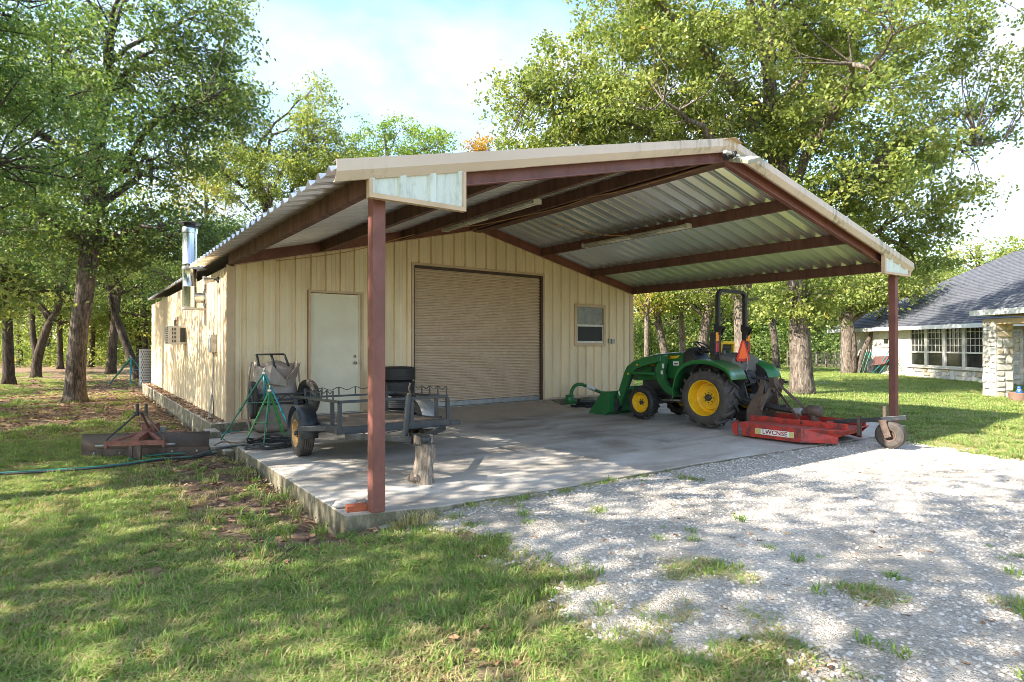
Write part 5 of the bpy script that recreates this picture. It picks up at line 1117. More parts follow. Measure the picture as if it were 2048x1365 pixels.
# rubble stones: cells of a jittered grid, cut with recessed joints
def rubble(origin, ux, uz, w_, h_, cw, ch, parent, depth=.035, seed=1, gap=.012, name='stone'):
    r_ = random.Random(seed); ux = Vector(ux); uz = Vector(uz); n_ = ux.cross(uz); O = Vector(origin)
    cells = []
    def split(x0, y0, x1, y1):
        w2, h2 = x1 - x0, y1 - y0
        if w2 * h2 < cw * ch * r_.uniform(.7, 2.2) or (w2 < cw * .7 and h2 < ch * .8): cells.append((x0, y0, x1, y1)); return
        f_ = r_.uniform(.34, .66)
        if w2 / cw > h2 / ch * r_.uniform(.6, 1.5): split(x0, y0, x0 + w2 * f_, y1); split(x0 + w2 * f_, y0, x1, y1)
        else: split(x0, y0, x1, y0 + h2 * f_); split(x0, y0 + h2 * f_, x1, y1)
    split(0, 0, w_, h_)
    for (xa, ya, xb, yb) in cells:
        for _ in (0,):
            x0, x1, y0, y1 = xa + gap, xb - gap, ya + gap, yb - gap; jx = min(.06, (x1 - x0) * .22); jy = min(.05, (y1 - y0) * .22)
            q = [(x0 + r_.uniform(0, jx), y0 + r_.uniform(0, jy)), ((x0 + x1) / 2, y0 + r_.uniform(0, jy) * .5), (x1 - r_.uniform(0, jx), y0 + r_.uniform(0, jy)), (x1 - r_.uniform(0, jx) * .4, (y0 + y1) / 2), (x1 - r_.uniform(0, jx), y1 - r_.uniform(0, jy)), ((x0 + x1) / 2, y1 - r_.uniform(0, jy) * .5), (x0 + r_.uniform(0, jx), y1 - r_.uniform(0, jy)), (x0 + r_.uniform(0, jx) * .4, (y0 + y1) / 2)]
            mx_, my_ = (x0 + x1) / 2, (y0 + y1) / 2; dp = depth * r_.uniform(.6, 1.2)
            vs = [O + ux * a + uz * b_ for a, b_ in q] + [O + ux * (a + (mx_ - a) * .12) + uz * (b_ + (my_ - b_) * .12) + n_ * dp for a, b_ in q]
            mb = MB(); mb.add(vs, [tuple(range(8, 16))] + [(k, (k + 1) % 8, 8 + (k + 1) % 8, 8 + k) for k in range(8)])
            mb.build(name, r_.choice(stones), parent, rec=False)
rubble((wx0 - .6, -.002, -.05), (1, 0, 0), (0, 0, 1), wx1 - wx0 + .9, .54, .42, .26, house, seed=4)
rubble((wx1 + .05, -.002, -.05), (1, 0, 0), (0, 0, 1), dx0 - wx1 - .15, 2.3, .42, .30, house, seed=6)
# porch: column and its roof
pc = TH('stone_column', 'square rubble limestone porch column standing forward of the house', 'column', A0 + Matrix.Rotation(HA, 3, 'Z') @ Vector((17.72, -4.90, 0)), HA)
MB().box((-.26, -.26, -.1), (.26, .26, 2.42)).build('core', mortar, pc)
rubble((-.26, -.262, -.02), (1, 0, 0), (0, 0, 1), .52, 2.40, .25, .24, pc, .03, 12); rubble((.262, -.26, -.02), (0, 1, 0), (0, 0, 1), .52, 2.40, .25, .24, pc, .03, 13)
MB().box((-.20, -.27, 2.25), (1.8, .27, 2.42)).build('beam', mat('buff beam', (.42, .30, .16), .7), pc)
zp = 2.55
po = bpy.data.objects.new('porch_roof', None); COL.objects.link(po); po.parent = house
b = MB(); b.box((17.3, -5.45, zp - .02), (30, -5.42, zp + .15)); b.box((17.28, -5.42, zp - .02), (17.31, -.2, zp + .15)); b.build('fascia', whitep, po)
b = MB(); b.box((17.31, -5.42, zp - .02), (30, -.1, zp)); b.build('soffit', mat('tan soffit', (.46, .36, .25), .7), po)
b = MB(); b.add([(17.28, -5.45, zp + .15), (30, -5.45, zp + .15), (30, m_ - 1, zp + .15 + .5 * (m_ + 4.45)), (17.28 + 4, m_ - 1 , zp + .15 + .5 * (m_ + 4.45)), (17.28, -.2, zp + .2)], [(0, 1, 2, 3), (0, 3, 4)]); b.build('roof_slope', shing, po)

# ------------------------------------------------------------------ small things across the lawn
def gxy(u_, depth, dz=0): x_, y_ = ground_at(u_, depth); return Vector((x_, y_, float(gz(x_, y_)) + dz))
pt = gxy(2037, 17.0)
pp = TH('planter', 'brown wooden planter tub at the foot of the stone column', 'planter', pt, HA)
MB().lathe([(.20, 0), (.25, .26), (.235, .27), (.20, .24), (.0001, .22)], 20).build('tub', mat('planter wood', (.22, .13, .09), .8), pp, smooth=40)
fg = TH('blue_figurine', 'small glossy blue figurine standing on the planter', 'ornament', pt + Vector((-.03, -.02, .23)), 0)
bluem = mat('blue glaze', (.02, .10, .42), .15, spec=1)
MB().lathe([(.0001, 0), (.07, .01), (.085, .05), (.06, .10), (.04, .12), (.055, .16), (.045, .21), (.0001, .24)], 16).build('body', bluem, fg, smooth=True); MB().lathe([(.05, .112), (.05, .128)], 16).build('collar', white, fg)
wbp = gxy(1764, 31.6)
wb = TH('wheelbarrow', 'upended wheelbarrow with a rust-brown tub leaning on the house wall', 'wheelbarrow', wbp, HA + .2)
b = MB(); b.add([(-.55, 0, .95), (.45, 0, 1.0), (.50, -.30, .60), (-.40, -.30, .50), (-.40, -.05, .92), (.35, -.05, .96)], [(0, 1, 2, 3), (0, 3, 4), (1, 5, 2)]); b.add([(-.5, .02, .98), (.45, .02, 1.02), (.4, .12, .55), (-.4, .12, .5)], [(0, 1, 2, 3)]); b.build('tub', mat('rusty tub', (.10, .04, .033), .7), wb)
MB().tube([(.55, -.05, 1.35), (.1, -.25, .5), (-.35, -.3, .08)], .018, 6).tube([(.75, .0, 1.3), (.4, -.2, .5), (.1, -.3, .08)], .018, 6).build('handle', teal, wb)
wheel(wb, 'wheel', (-.62, -.12, .45), .85, .09, .36, blackpl, darksteel, face=-1, rz=R(70))
for k, (u_, dd__, lab) in enumerate(((1733, 32.6, 'teal metal tripod leaning by the three-stemmed tree at the house wall'), (1741, 32.3, 'second teal tripod, between the wheelbarrow and the leaning one'), (1787, 30.3, 'dark thin tripod beside the brown barrow, partly behind the post'))):
    g_ = gxy(u_, dd__); tripod('sprinkler_tripod', lab, (g_.x, g_.y, g_.z + 1.25), [(g_.x - .35, g_.y + .25, g_.z), (g_.x + .3, g_.y - .35, g_.z), (g_.x + .4, g_.y + .35, g_.z)], g_.z, [tdark, teal, tdark] if k < 2 else [tdark], .012)
lid = gxy(1655, 24.6); lo_ = MB().lathe([(.0001, .05), (.42, .045), (.46, .0), (.46, -.02)], 28).build('tank_lid', dullsteel, smooth=40, loc=lid); tag(lo_, 'round grey tank lid lying flat in the lawn behind the oak trunk', 'lid')
# wire fence beyond the lawn
fpts = [gxy(u_, 40.0 + (1700 - u_) * .012) for u_ in (1575, 1614, 1633, 1652, 1672, 1690, 1712)]
fc = TH('wire_fence', 'grey welded wire fence on weathered wooden posts beyond the lawn', 'fence', fpts[2]); O_ = fpts[2]
for q in fpts:
    d_ = q - O_; MB().lathe([(.06, -.1), (.055, 1.15), (.0001, 1.18)], 8, 'z', Matrix.Translation(d_)).build('fence_post', barkl, fc)
b = MB()
for a, c in zip(fpts[:-1], fpts[1:]):
    a_, c_ = a - O_, c - O_
    for k in range(9): b.tube([a_ + Vector((0, 0, .05 + k * .125)), c_ + Vector((0, 0, .05 + k * .125))], .011, 3, cap=False)
    for k in range(8): q = a_.lerp(c_, k / 8); b.tube([q + Vector((0, 0, .03)), q + Vector((0, 0, 1.06))], .009, 3, cap=False)
stuff(b.build('wire_mesh', dullsteel, fc))
# back of the workshop: roll of chain link, teal tripod stand
rl = gxy(295, 25.3); rf2 = TH('chain_link_roll', 'pale roll of chain-link fence standing at the far left corner of the workshop', 'fence roll', rl)
b = MB()
for k in range(26): 
    a = 2 * PI * k / 26
    for s_ in (-1, 1): b.tube([(.30 * math.cos(a + s_ * j * .12), .30 * math.sin(a + s_ * j * .12), 1.55 * j / 14) for j in range(15)], .012, 3, cap=False)
stuff(b.build('mesh', mat('zinc wire', (.55, .53, .5), .5, metal=.4), rf2)); MB().lathe([(.235, 0), (.235, 1.5)], 16).build('inner_wrap', mat('rust wrap', (.16, .09, .06), .9), rf2)
MB().tube([(.36, -.02, 0), (.34, 0, 1.65)], .03, 8).build('pipe_post', rusty, rf2)
ts = gxy(262, 26.4); tripod('sprinkler_tripod', 'teal tripod stand under the trees behind the workshop corner', (ts.x, ts.y, ts.z + 1.15), [(ts.x - .02, ts.y - .1, ts.z), (ts.x - .8, ts.y + .2, ts.z), (ts.x + .8, ts.y + .3, ts.z)], ts.z, [teal, tdark, tdark], .035)
# ------------------------------------------------------------------ trees
def leaf_mesh(name, P_, size, mats, seed, up=.35, aspect=.6, matidx=None, var=None):
    """one folded four-cornered leaf per point"""
    r_ = np.random.default_rng(seed); n_ = len(P_)
    d = r_.normal(size=(n_, 3)); d[:, 2] -= .15; d /= np.linalg.norm(d, axis=1)[:, None]
    nr_ = r_.normal(size=(n_, 3)); nr_[:, 2] += up * 3; nr_ -= d * (nr_ * d).sum(1)[:, None]; nr_ /= np.linalg.norm(nr_, axis=1)[:, None]
    sd_ = np.cross(d, nr_); s_ = size * r_.uniform(.6, 1.25, n_)[:, None]
    a = P_ - d * s_ * .5; c = P_ + d * s_ * .5; fold = nr_ * s_ * .12
    l_ = P_ + sd_ * s_ * aspect * .5 + fold + d * s_ * .08; q = P_ - sd_ * s_ * aspect * .5 + fold + d * s_ * .08
    V = np.stack([a, l_, c, q], 1).reshape(-1, 3)
    me_ = bpy.data.meshes.new(name); me_.vertices.add(len(V)); me_.vertices.foreach_set('co', V.astype(np.float32).ravel())
    me_.loops.add(n_ * 4); me_.loops.foreach_set('vertex_index', np.arange(n_ * 4, dtype=np.int32))
    me_.polygons.add(n_); me_.polygons.foreach_set('loop_start', np.arange(0, n_ * 4, 4, dtype=np.int32))
    try: me_.polygons.foreach_set('loop_total', np.full(n_, 4, dtype=np.int32))
    except Exception: pass
    at_ = me_.attributes.new('lv', 'FLOAT', 'FACE')
    lv = r_.uniform(0, 1, n_) * .62 + (var if var is not None else 0) * .38
    at_.data.foreach_set('value', np.clip(lv, 0, 1).astype(np.float32))
    for m_ in mats: me_.materials.append(m_)
    if matidx is not None: me_.polygons.foreach_set('material_index', matidx.astype(np.int32))
    me_.update(calc_edges=True); return me_
def skeleton(trunk, crowns, seed, nlimb, twig_r=.012, wob=.25):
    """trunk: [(x,y,z,r)], crowns: [(cx,cy,cz,rx,ry,rz,n)] -> wood MB, clump centres"""
    r_ = np.random.default_rng(seed); b = MB(); T = [Vector(q[:3]) for q in trunk]
    TP = smooth_path(T, 5) if len(T) > 2 else T; rad = np.interp(np.linspace(0, 1, len(TP)), np.linspace(0, 1, len(trunk)), [q[3] for q in trunk])
    vs0 = len(b.v); b.tube(TP, list(rad), 14 if rad[0] > .15 else 8)
    C = []
    for (cx_3, cy_3, cz_3, rx, ry, rz2, n_) in crowns:
        q = r_.normal(size=(int(n_ * 1.5), 3)); q /= np.linalg.norm(q, axis=1)[:, None]; q *= (r_.uniform(.12, 1, len(q)) ** .42)[:, None]
        q *= np.array([rx, ry, rz2]) * (1 + .22 * np.sin(q[:, :1] * 5 + seed) * np.cos(q[:, 1:2] * 4 + seed)); q += [cx_3, cy_3, cz_3]; C.append(q[:n_])
    C = np.concatenate(C); 
    ends = [C[r_.integers(len(C))]]                        # farthest-point limbs
    for _ in range(nlimb - 1):
        D_ = np.min([np.linalg.norm(C - e_, axis=1) for e_ in ends], axis=0); ends.append(C[np.argmax(D_ * r_.uniform(.6, 1, len(D_)))])
    TA = np.array([tuple(q) for q in TP]); LP = []; LR = []
    zb, zt2 = TA[0, 2], TA[-1, 2]
    for e_ in ends:
        h = np.linalg.norm(e_[:2] - TA[-1, :2]); want = min(zt2, max(zb + (zt2 - zb) * .45, e_[2] - h * .75)); i0 = int(np.argmin(np.abs(TA[:, 2] - want))); i0 = max(1, i0)
        s_ = Vector(TA[i0]); E_ = Vector(e_); L_l = (E_ - s_).length; E_ = s_ + (E_ - s_) * .93
        m1 = s_ + (E_ - s_) * .35 + Vector((0, 0, L_l * .16)); m2 = s_ + (E_ - s_) * .75 + Vector((0, 0, L_l * .10)); pts = bez(s_, m1, m2, E_, 12)
        for k in range(1, len(pts)): pts[k] = pts[k] + Vector(r_.normal(size=3)) * wob * .12 * min(L_l, 4) * (k / 12) ** .5 * .5
        r0 = min(rad[i0] * .62, .035 + L_l * .028); rs = [max(.014, r0 * (1 - .88 * k / 12)) for k in range(13)]
        b.tube(pts, rs, 7); LP += [tuple(q) for q in pts[2:]]; LR += rs[2:]
    LP = np.array(LP); LR = np.array(LR)
    for c_ in C:
        D_ = np.linalg.norm(LP - c_, axis=1) + np.where(LP[:, 2] > c_[2] + .3, .8, 0); i_ = int(np.argmin(D_)); s_ = Vector(LP[i_]); E_ = Vector(c_)
        if (E_ - s_).length < .15: continue
        mid_ = s_.lerp(E_, .5) + Vector(r_.normal(size=3)) * (E_ - s_).length * .14
        b.tube([s_, mid_, E_], [min(LR[i_] * .7, .02 + .008 * (E_ - s_).length), twig_r * 1.2, twig_r * .5], 4, cap=False)
    return b, C
def leafpoints(C, per, cr, seed, flat=.6):
    r_ = np.random.default_rng(seed); n_ = len(C) * per
    c = np.repeat(C, per, 0); rr = np.repeat(r_.uniform(.6, 1.35, len(C)), per)[:, None]
    sub = np.repeat(r_.normal(size=(len(C) * 4, 3)) * .62, int(np.ceil(per / 4)), 0)      # small sprays inside a clump
    sub = sub.reshape(len(C), -1, 3)[:, :per].reshape(-1, 3)
    q = (sub + r_.normal(size=(n_, 3)) * .42) * rr * cr; q[:, 2] *= flat
    keep = r_.uniform(size=n_) < .97
    return (c + q)[keep], np.repeat(r_.uniform(0, 1, len(C)), per)[keep]
def tree(name, label, cat, base, trunk, crowns, leafm, per=60, cr=.55, ls=.12, nlimb=8, seed=1, barkm=bark, group=None, up=.35, flat=.6, aspect=.6, wob=.25):
    """trunk and crowns in metres relative to the base"""
    root = TH(name, label, cat, base, 0, group)
    b, C = skeleton(trunk, crowns, seed, nlimb, wob=wob)
    # flare and roughness of the trunk
    vs = []
    r0 = trunk[0][3]; rr = random.Random(seed)
    for (x, y, z) in b.v:
        if z < r0 * 2.2:
            cx4 = trunk[0][0]; cy4 = trunk[0][1]; a = math.atan2(y - cy4, x - cx4); k = 1 + .28 * math.exp(-max(z, 0) / (r0 * .7)) * (1 + .35 * math.sin(a * 5 + seed))
            if math.hypot(x - cx4, y - cy4) < r0 * 1.6: x, y = cx4 + (x - cx4) * k, cy4 + (y - cy4) * k
        vs.append((x, y, z))
    b.v = vs; b.build('trunk', barkm, root, smooth=True, rec=False)
    P_, var = leafpoints(C, per, cr, seed + 5, flat)
    me_ = leaf_mesh('crown', P_, ls, [leafm], seed + 9, up, aspect, None, var); o_ = bpy.data.objects.new('crown', me_); COL.objects.link(o_); o_.parent = root
    return root
def gb3(u_, depth): return gxy(u_, depth, -.05)
def rel(base, u_, v_, depth): q = place(u_, v_, depth) - base; return (q.x, q.y, q.z)
def crown_at(base, u_, v_, depth, ru, rv, rd, n_):
    q = rel(base, u_, v_, depth); k = depth / FPX; return (q[0], q[1], q[2], ru * k, ru * k if rd is None else (ru * k + rd) / 2, rv * k, n_)

# the big oak on the right, over the carport
B = gb3(1605, 19.3); D0 = 19.3
tk = [(0, 0, 0, .36)] + [rel(B, u_, v_, d_) + (r_,) for u_, v_, d_, r_ in ((1600, 690, 19.3, .32), (1596, 600, 19.2, .30), (1575, 430, 19.0, .29), (1553, 280, 18.8, .27), (1540, 160, 18.7, .20), (1545, 40, 18.6, .14))]
oak = tree('oak_tree', 'big spreading oak whose crown fills the sky over the carport roof', 'tree', B, tk,
     [crown_at(B, 1500, 150, 18.8, 300, 190, 5, 300), crown_at(B, 1250, 170, 18.8, 170, 150, 3, 120), crown_at(B, 1090, 215, 19.5, 95, 110, 2.5, 50), crown_at(B, 1640, 330, 18.6, 200, 150, 4, 160), crown_at(B, 1800, 400, 19.4, 120, 130, 3, 80),
      crown_at(B, 1930, 180, 19.4, 110, 130, 3, 46), crown_at(B, 1750, 40, 19, 240, 110, 4, 120), crown_at(B, 1400, -60, 18.8, 350, 110, 4, 120), crown_at(B, 1620, 590, 19.2, 90, 55, 1.6, 34), crown_at(B, 1830, 530, 20.5, 60, 40, 1.5, 12), crown_at(B, 1150, 290, 20.0, 110, 50, 2, 34)],
     leaf_oak, per=135, cr=.46, ls=.135, nlimb=26, seed=3, barkm=barkl, wob=.5, up=.3)
# left: trunk beside the workshop
B = gb3(150, 18.3)
tree('oak_tree', 'leaning oak with the thickest trunk on the left, beside the workshop wall', 'tree', B, [(0, 0, 0, .30)] + [rel(B, u_, v_, d_) + (r_,) for u_, v_, d_, r_ in ((152, 740, 18.3, .265), (158, 660, 18.3, .25), (172, 560, 18.2, .25), (182, 450, 18.1, .27), (190, 330, 18.0, .22), (205, 200, 17.9, .15), (220, 80, 17.9, .1))],
     [crown_at(B, 230, 250, 18, 200, 160, 4, 150), crown_at(B, 400, 90, 18, 85, 80, 2, 44), crown_at(B, 130, 130, 17.5, 150, 120, 3, 80), crown_at(B, 440, 210, 18, 70, 60, 2, 30), crown_at(B, 350, 470, 19, 100, 70, 2.5, 50), crown_at(B, 60, 420, 18.5, 130, 120, 3, 70), crown_at(B, 250, -30, 18, 250, 120, 4, 60), crown_at(B, 200, 480, 18.3, 90, 70, 2, 36)],
     leaf_dk, per=120, cr=.48, ls=.125, nlimb=20, seed=21, wob=.5)
# juniper reaching in from the left edge
B = Vector((-6.4, -2.6, -.38))
tree('juniper_tree', 'feathery juniper whose branches reach in over the top left of the view', 'tree', B, [(0, 0, 0, .26), (.1, .1, 1.6, .22), (.25, .3, 3.4, .19), (.3, .4, 5.6, .13), (.3, .4, 7.6, .07)],
     [(3.3, 1.4, 4.7, 1.5, 1.7, 1.1, 70), (2.4, .6, 5.7, 2.2, 2.0, 1.2, 120), (.2, .4, 6.2, 2.2, 2.2, 2.2, 110), (2.0, 2.6, 3.9, 1.6, 1.7, .8, 60), (.6, 2.0, 4.2, 1.8, 1.8, 1.1, 50)],
     leaf_jun, per=150, cr=.34, ls=.075, nlimb=22, seed=33, barkm=barkd, up=.2, flat=.35, aspect=.32, wob=.4)

# kinds shared by the trees further off (each kind built once, then copied)
oakA = None
def kindA(base, label, grp, seed, leafm, h=9.0, s=1.0, barkm=barkd, per=46, low=2.6, ls=.19, spread=3.0, name='oak_tree', ncl=150, lean=.4):
    r_ = random.Random(seed); lx, ly = r_.uniform(-lean, lean), r_.uniform(-lean, lean)
    tk = [(0, 0, 0, .23), (lx * .3, ly * .3, h * .2, .19), (lx * .8, ly * .8, h * .42, .16), (lx * 1.3, ly * 1.2, h * .66, .11), (lx * 1.4, ly * 1.6, h * .88, .05)]
    cr_ = [(lx, ly, h * .70, spread, spread, h * .24, int(ncl * .6)), (lx + spread * .5, ly - spread * .3, low + 1.4, spread * .8, spread * .8, 1.3, int(ncl * .2)), (lx - spread * .5, ly + spread * .4, low + 1.8, spread * .8, spread * .8, 1.5, int(ncl * .2))]
    return tree(name, label, 'tree', base, tk, cr_, leafm, per=per, cr=.62, ls=ls, nlimb=10, seed=seed, barkm=barkm, group=grp)
WG = 'oaks of the wood on the left'
L = [  # bearing, depth, kind, scale, turn, label
    (18, 26.0, 0, 1.0, 0.4, 'thick upright oak standing at the very left edge of the view'),
    (182, 45.0, 1, 1.0, 2.0, 'slim dark oak just right of the leaning oak, far back in the wood'),
    (222, 35.2, 2, 1.15, 1.0, 'dark straight oak standing in front of the leaning dead trunk'),
    (121, 42.0, 1, .9, 4.0, 'slim dark oak between the forked tree and the leaning oak'),
    (200, 56.0, 0, 1.0, 3.0, 'faint dark trunk far back, seen just right of the leaning oak'), (95, 52.0, 2, 1.1, .5, 'straight dark trunk far back between the stems of the forked tree'), (40, 50.0, 1, 1.1, 5.1, 'thin far oak between the leftmost oak and the forked tree'), (160, 62.0, 0, 1.2, 1.7, None), (255, 50.0, 2, 1.0, 2.2, 'far oak behind the teal tripod stand'), (290, 44.0, 0, .9, 2.9, 'oak rising behind the chain-link roll at the workshop corner'),
    (-40, 34.0, 1, 1.1, 2.6, None), (-70, 24.0, 0, 1.0, 5.4, None), (320, 60.0, 1, 1.2, 1.2, None), (10, 64.0, 2, 1.2, 4.4, None)]
protos = []
for k, (u_, d_, kd, sc_, tn, lab) in enumerate(L):
    base = gb3(u_, d_); lab = lab or 'slender dark-trunked oak deep in the wood on the left'
    if len(protos) <= kd and kd == len(protos):
        t_ = kindA(base, lab, WG, 40 + kd, (leaf_dk, leaf_oak, leaf_dk)[kd], h=(10.5, 9.5, 11)[kd], low=(3.0, 2.4, 3.4)[kd]); t_.rotation_euler.z = tn; t_.scale = (sc_,) * 3; protos.append(t_)
    elif kd < len(protos): copy_thing(protos[kd], base, tn, lab, sc_, WG)
    else:
        while len(protos) <= kd: protos.append(kindA(base, lab, WG, 40 + len(protos), (leaf_dk, leaf_oak, leaf_dk)[len(protos)], h=(10.5, 9.5, 11)[len(protos)], low=(3.0, 2.4, 3.4)[len(protos)]))
# forked tree and leaning trunk
B = gb3(72, 31)
tree('forked_oak', 'dark forked tree dividing low into a left stem and a right-leaning stem', 'tree', B, [(0, 0, 0, .24), rel(B, 76, 715, 31) + (.22,), rel(B, 95, 655, 31) + (.18,), rel(B, 118, 610, 31) + (.15,), rel(B, 140, 520, 31) + (.1,)],
     [crown_at(B, 120, 480, 31, 90, 70, 2, 60), crown_at(B, 50, 520, 31, 70, 60, 2, 40)], leaf_dk, per=50, cr=.6, ls=.17, nlimb=9, seed=61, barkm=barkd)
b = MB(); q0 = B; pts = [place(u_, v_, 31) - B for u_, v_ in ((75, 722), (66, 670), (64, 620), (60, 560))]; b.tube(smooth_path(pts, 4), [.16 - .006 * k for k in range(13)], 9); b.build('stem', barkd, bpy.context.scene.objects.get(B and 'forked_oak'), smooth=True, rec=False)
B = gb3(279, 30)
tree('leaning_tree', 'dark dead-looking tree leaning far to the left behind the workshop corner', 'tree', B, [(0, 0, 0, .22)] + [rel(B, u_, v_, 30) + (r_,) for u_, v_, r_ in ((262, 715, .2), (240, 655, .17), (226, 615, .13), (215, 560, .09))], [crown_at(B, 215, 520, 30, 60, 45, 1.5, 26)], leaf_oak, per=45, cr=.5, ls=.15, nlimb=6, seed=66, barkm=barkd)

# behind the workshop
B = gb3(548, 34)
tree('oak_tree', 'tall oak with open dark limbs rising behind the left roof edge', 'tree', B, [(0, 0, 0, .3)] + [rel(B, u_, v_, 34) + (r_,) for u_, v_, r_ in ((548, 560, .28), (535, 430, .24), (510, 350, .18), (478, 270, .12), (455, 190, .06))],
     [crown_at(B, 470, 240, 34, 75, 95, 2.5, 90), crown_at(B, 560, 360, 34, 100, 75, 2.5, 120), crown_at(B, 632, 240, 34, 50, 72, 1.8, 66), crown_at(B, 455, 340, 33, 60, 70, 2, 60), crown_at(B, 620, 330, 34, 70, 50, 2, 70), crown_at(B, 690, 340, 34, 50, 40, 2, 40)], leaf_oak, per=70, cr=.55, ls=.17, nlimb=16, seed=71, wob=.5)
B = gb3(790, 37)
tree('oak_tree', 'oak showing only its low rounded top above the middle of the roof', 'tree', B, [(0, 0, 0, .28)] + [rel(B, u_, v_, 37) + (r_,) for u_, v_, r_ in ((790, 500, .24), (780, 380, .16), (770, 280, .07))],
     [crown_at(B, 720, 300, 37, 55, 45, 2, 40), crown_at(B, 850, 285, 37, 60, 38, 2, 44), crown_at(B, 780, 350, 37, 120, 50, 3, 50), crown_at(B, 775, 262, 37, 22, 28, 1, 12)], leaf_brt, per=70, cr=.55, ls=.17, nlimb=12, seed=75)
B = gb3(415, 40)
tree('yellowing_tree', 'thin yellowing tree behind the stove pipe', 'tree', B, [(0, 0, 0, .2)] + [rel(B, u_, v_, 40) + (r_,) for u_, v_, r_ in ((415, 560, .16), (412, 430, .1), (405, 330, .05))], [crown_at(B, 410, 400, 40, 62, 60, 2, 66), crown_at(B, 385, 330, 40, 40, 35, 1.5, 22), crown_at(B, 330, 400, 42, 50, 50, 1.5, 24)], leaf_yel, per=60, cr=.6, ls=.16, nlimb=12, seed=79)
B = gb3(410, 29)
tree('juniper_tree', 'dark blue-green juniper massed behind the stove pipe, under the yellow tree', 'tree', B, [(0, 0, 0, .2), rel(B, 412, 560, 29) + (.15,), rel(B, 420, 470, 29) + (.06,)], [crown_at(B, 420, 495, 29, 75, 55, 2, 90), crown_at(B, 350, 540, 29, 60, 60, 2, 50), crown_at(B, 470, 470, 29, 30, 35, 1.2, 24)], leaf_dk, per=90, cr=.42, ls=.12, nlimb=10, seed=83, aspect=.45)
B = gb3(960, 38)
tree('amber_tree', 'small amber-leaved tree showing its tip above the roof beside the big oak', 'tree', B, [(0, 0, 0, .15), rel(B, 958, 450, 38) + (.12,), rel(B, 958, 300, 38) + (.04,)], [crown_at(B, 958, 295, 38, 22, 26, .8, 22), crown_at(B, 950, 350, 38, 40, 40, 1.4, 24)], leaf_org, per=60, cr=.5, ls=.15, nlimb=5, seed=87)

# right: trunks seen under the carport roof
def right_tree(u_, d_, pts, crowns, label, seed, name='oak_tree', lm=leaf_oak, bm_=bark, per=55, r0=.3, ls=.17, nl=9):
    B = gb3(u_, d_); return tree(name, label, 'tree', B, [(0, 0, 0, r0)] + [rel(B, a, b_, d_) + (r_,) for a, b_, r_ in pts], [crown_at(B, *c) for c in crowns], lm, per=per, cr=.6, ls=ls, nlimb=nl, seed=seed, barkm=bm_)
right_tree(1484, 34, ((1484, 690, .42), (1482, 620, .40), (1484, 540, .34), (1480, 430, .2)), [(1440, 560, 34, 90, 50, 3, 60), (1530, 600, 35, 70, 50, 2, 40), (1480, 480, 34, 150, 60, 4, 40)], 'oak with a thick ridged grey trunk seen through the tractor roll bar', 101, r0=.45, bm_=barkl)
right_tree(1400, 36, ((1405, 700, .33), (1412, 650, .3), (1425, 590, .25), (1440, 520, .18)), [(1400, 575, 36, 70, 40, 2, 40), (1360, 600, 37, 50, 40, 2, 26)], 'oak leaning right, just left of the tractor roll bar', 104, bm_=bark)
right_tree(1366, 38, ((1365, 700, .22), (1363, 640, .18), (1362, 560, .1)), [(1360, 570, 38, 60, 45, 2, 40)], 'straight grey-trunked oak behind the steering wheel', 107, bm_=barkl, r0=.26)
right_tree(1338, 37, ((1328, 700, .24), (1318, 650, .22), (1306, 590, .18), (1298, 540, .1)), [(1310, 585, 37, 55, 42, 2, 44)], 'oak leaning left behind the tractor hood', 110, r0=.28, lm=leaf_yel if False else leaf_brt)
right_tree(1294, 36, ((1293, 690, .15), (1294, 620, .14), (1296, 560, .08)), [(1290, 600, 36, 45, 34, 1.6, 34)], 'thin pale straight trunk next to the workshop corner, with yellow leaves', 113, r0=.17, lm=leaf_yel, bm_=barkl)
right_tree(1552, 40, ((1551, 700, .22), (1545, 650, .2), (1537, 620, .12), (1525, 590, .08)), [(1545, 600, 40, 45, 34, 1.6, 30)], 'slender dead-barked tree with a broken fork between the two thick trunks', 116, r0=.26)
B = gb3(1696, 33.0)
t_ = tree('oak_tree', 'three-stemmed oak in front of the stone house wall', 'tree', B, [(0, 0, 0, .34)] + [rel(B, u_, v_, 33.0) + (r_,) for u_, v_, r_ in ((1694, 700, .30), (1693, 640, .28), (1692, 590, .2), (1688, 540, .1))],
     [crown_at(B, 1680, 585, 33, 70, 40, 2.5, 60), crown_at(B, 1750, 580, 31.5, 50, 34, 2, 44), crown_at(B, 1650, 540, 33, 60, 50, 2, 30), crown_at(B, 1815, 560, 31, 50, 34, 2, 34)], leaf_oak, per=60, cr=.6, ls=.17, nlimb=12, seed=120, barkm=barkl)
for k, ps in enumerate((((1706, 748), (1708, 700), (1704, 650), (1700, 590)), ((1714, 750), (1722, 715), (1742, 670), (1766, 622), (1790, 585)))):
    MB().tube(smooth_path([place(u_, v_, 32.8) - B for u_, v_ in ps], 4), [max(.05, .20 - .010 * j) for j in range(4 * (len(ps) - 1) + 1)], 9).build('stem', bark, t_, smooth=True, rec=False)
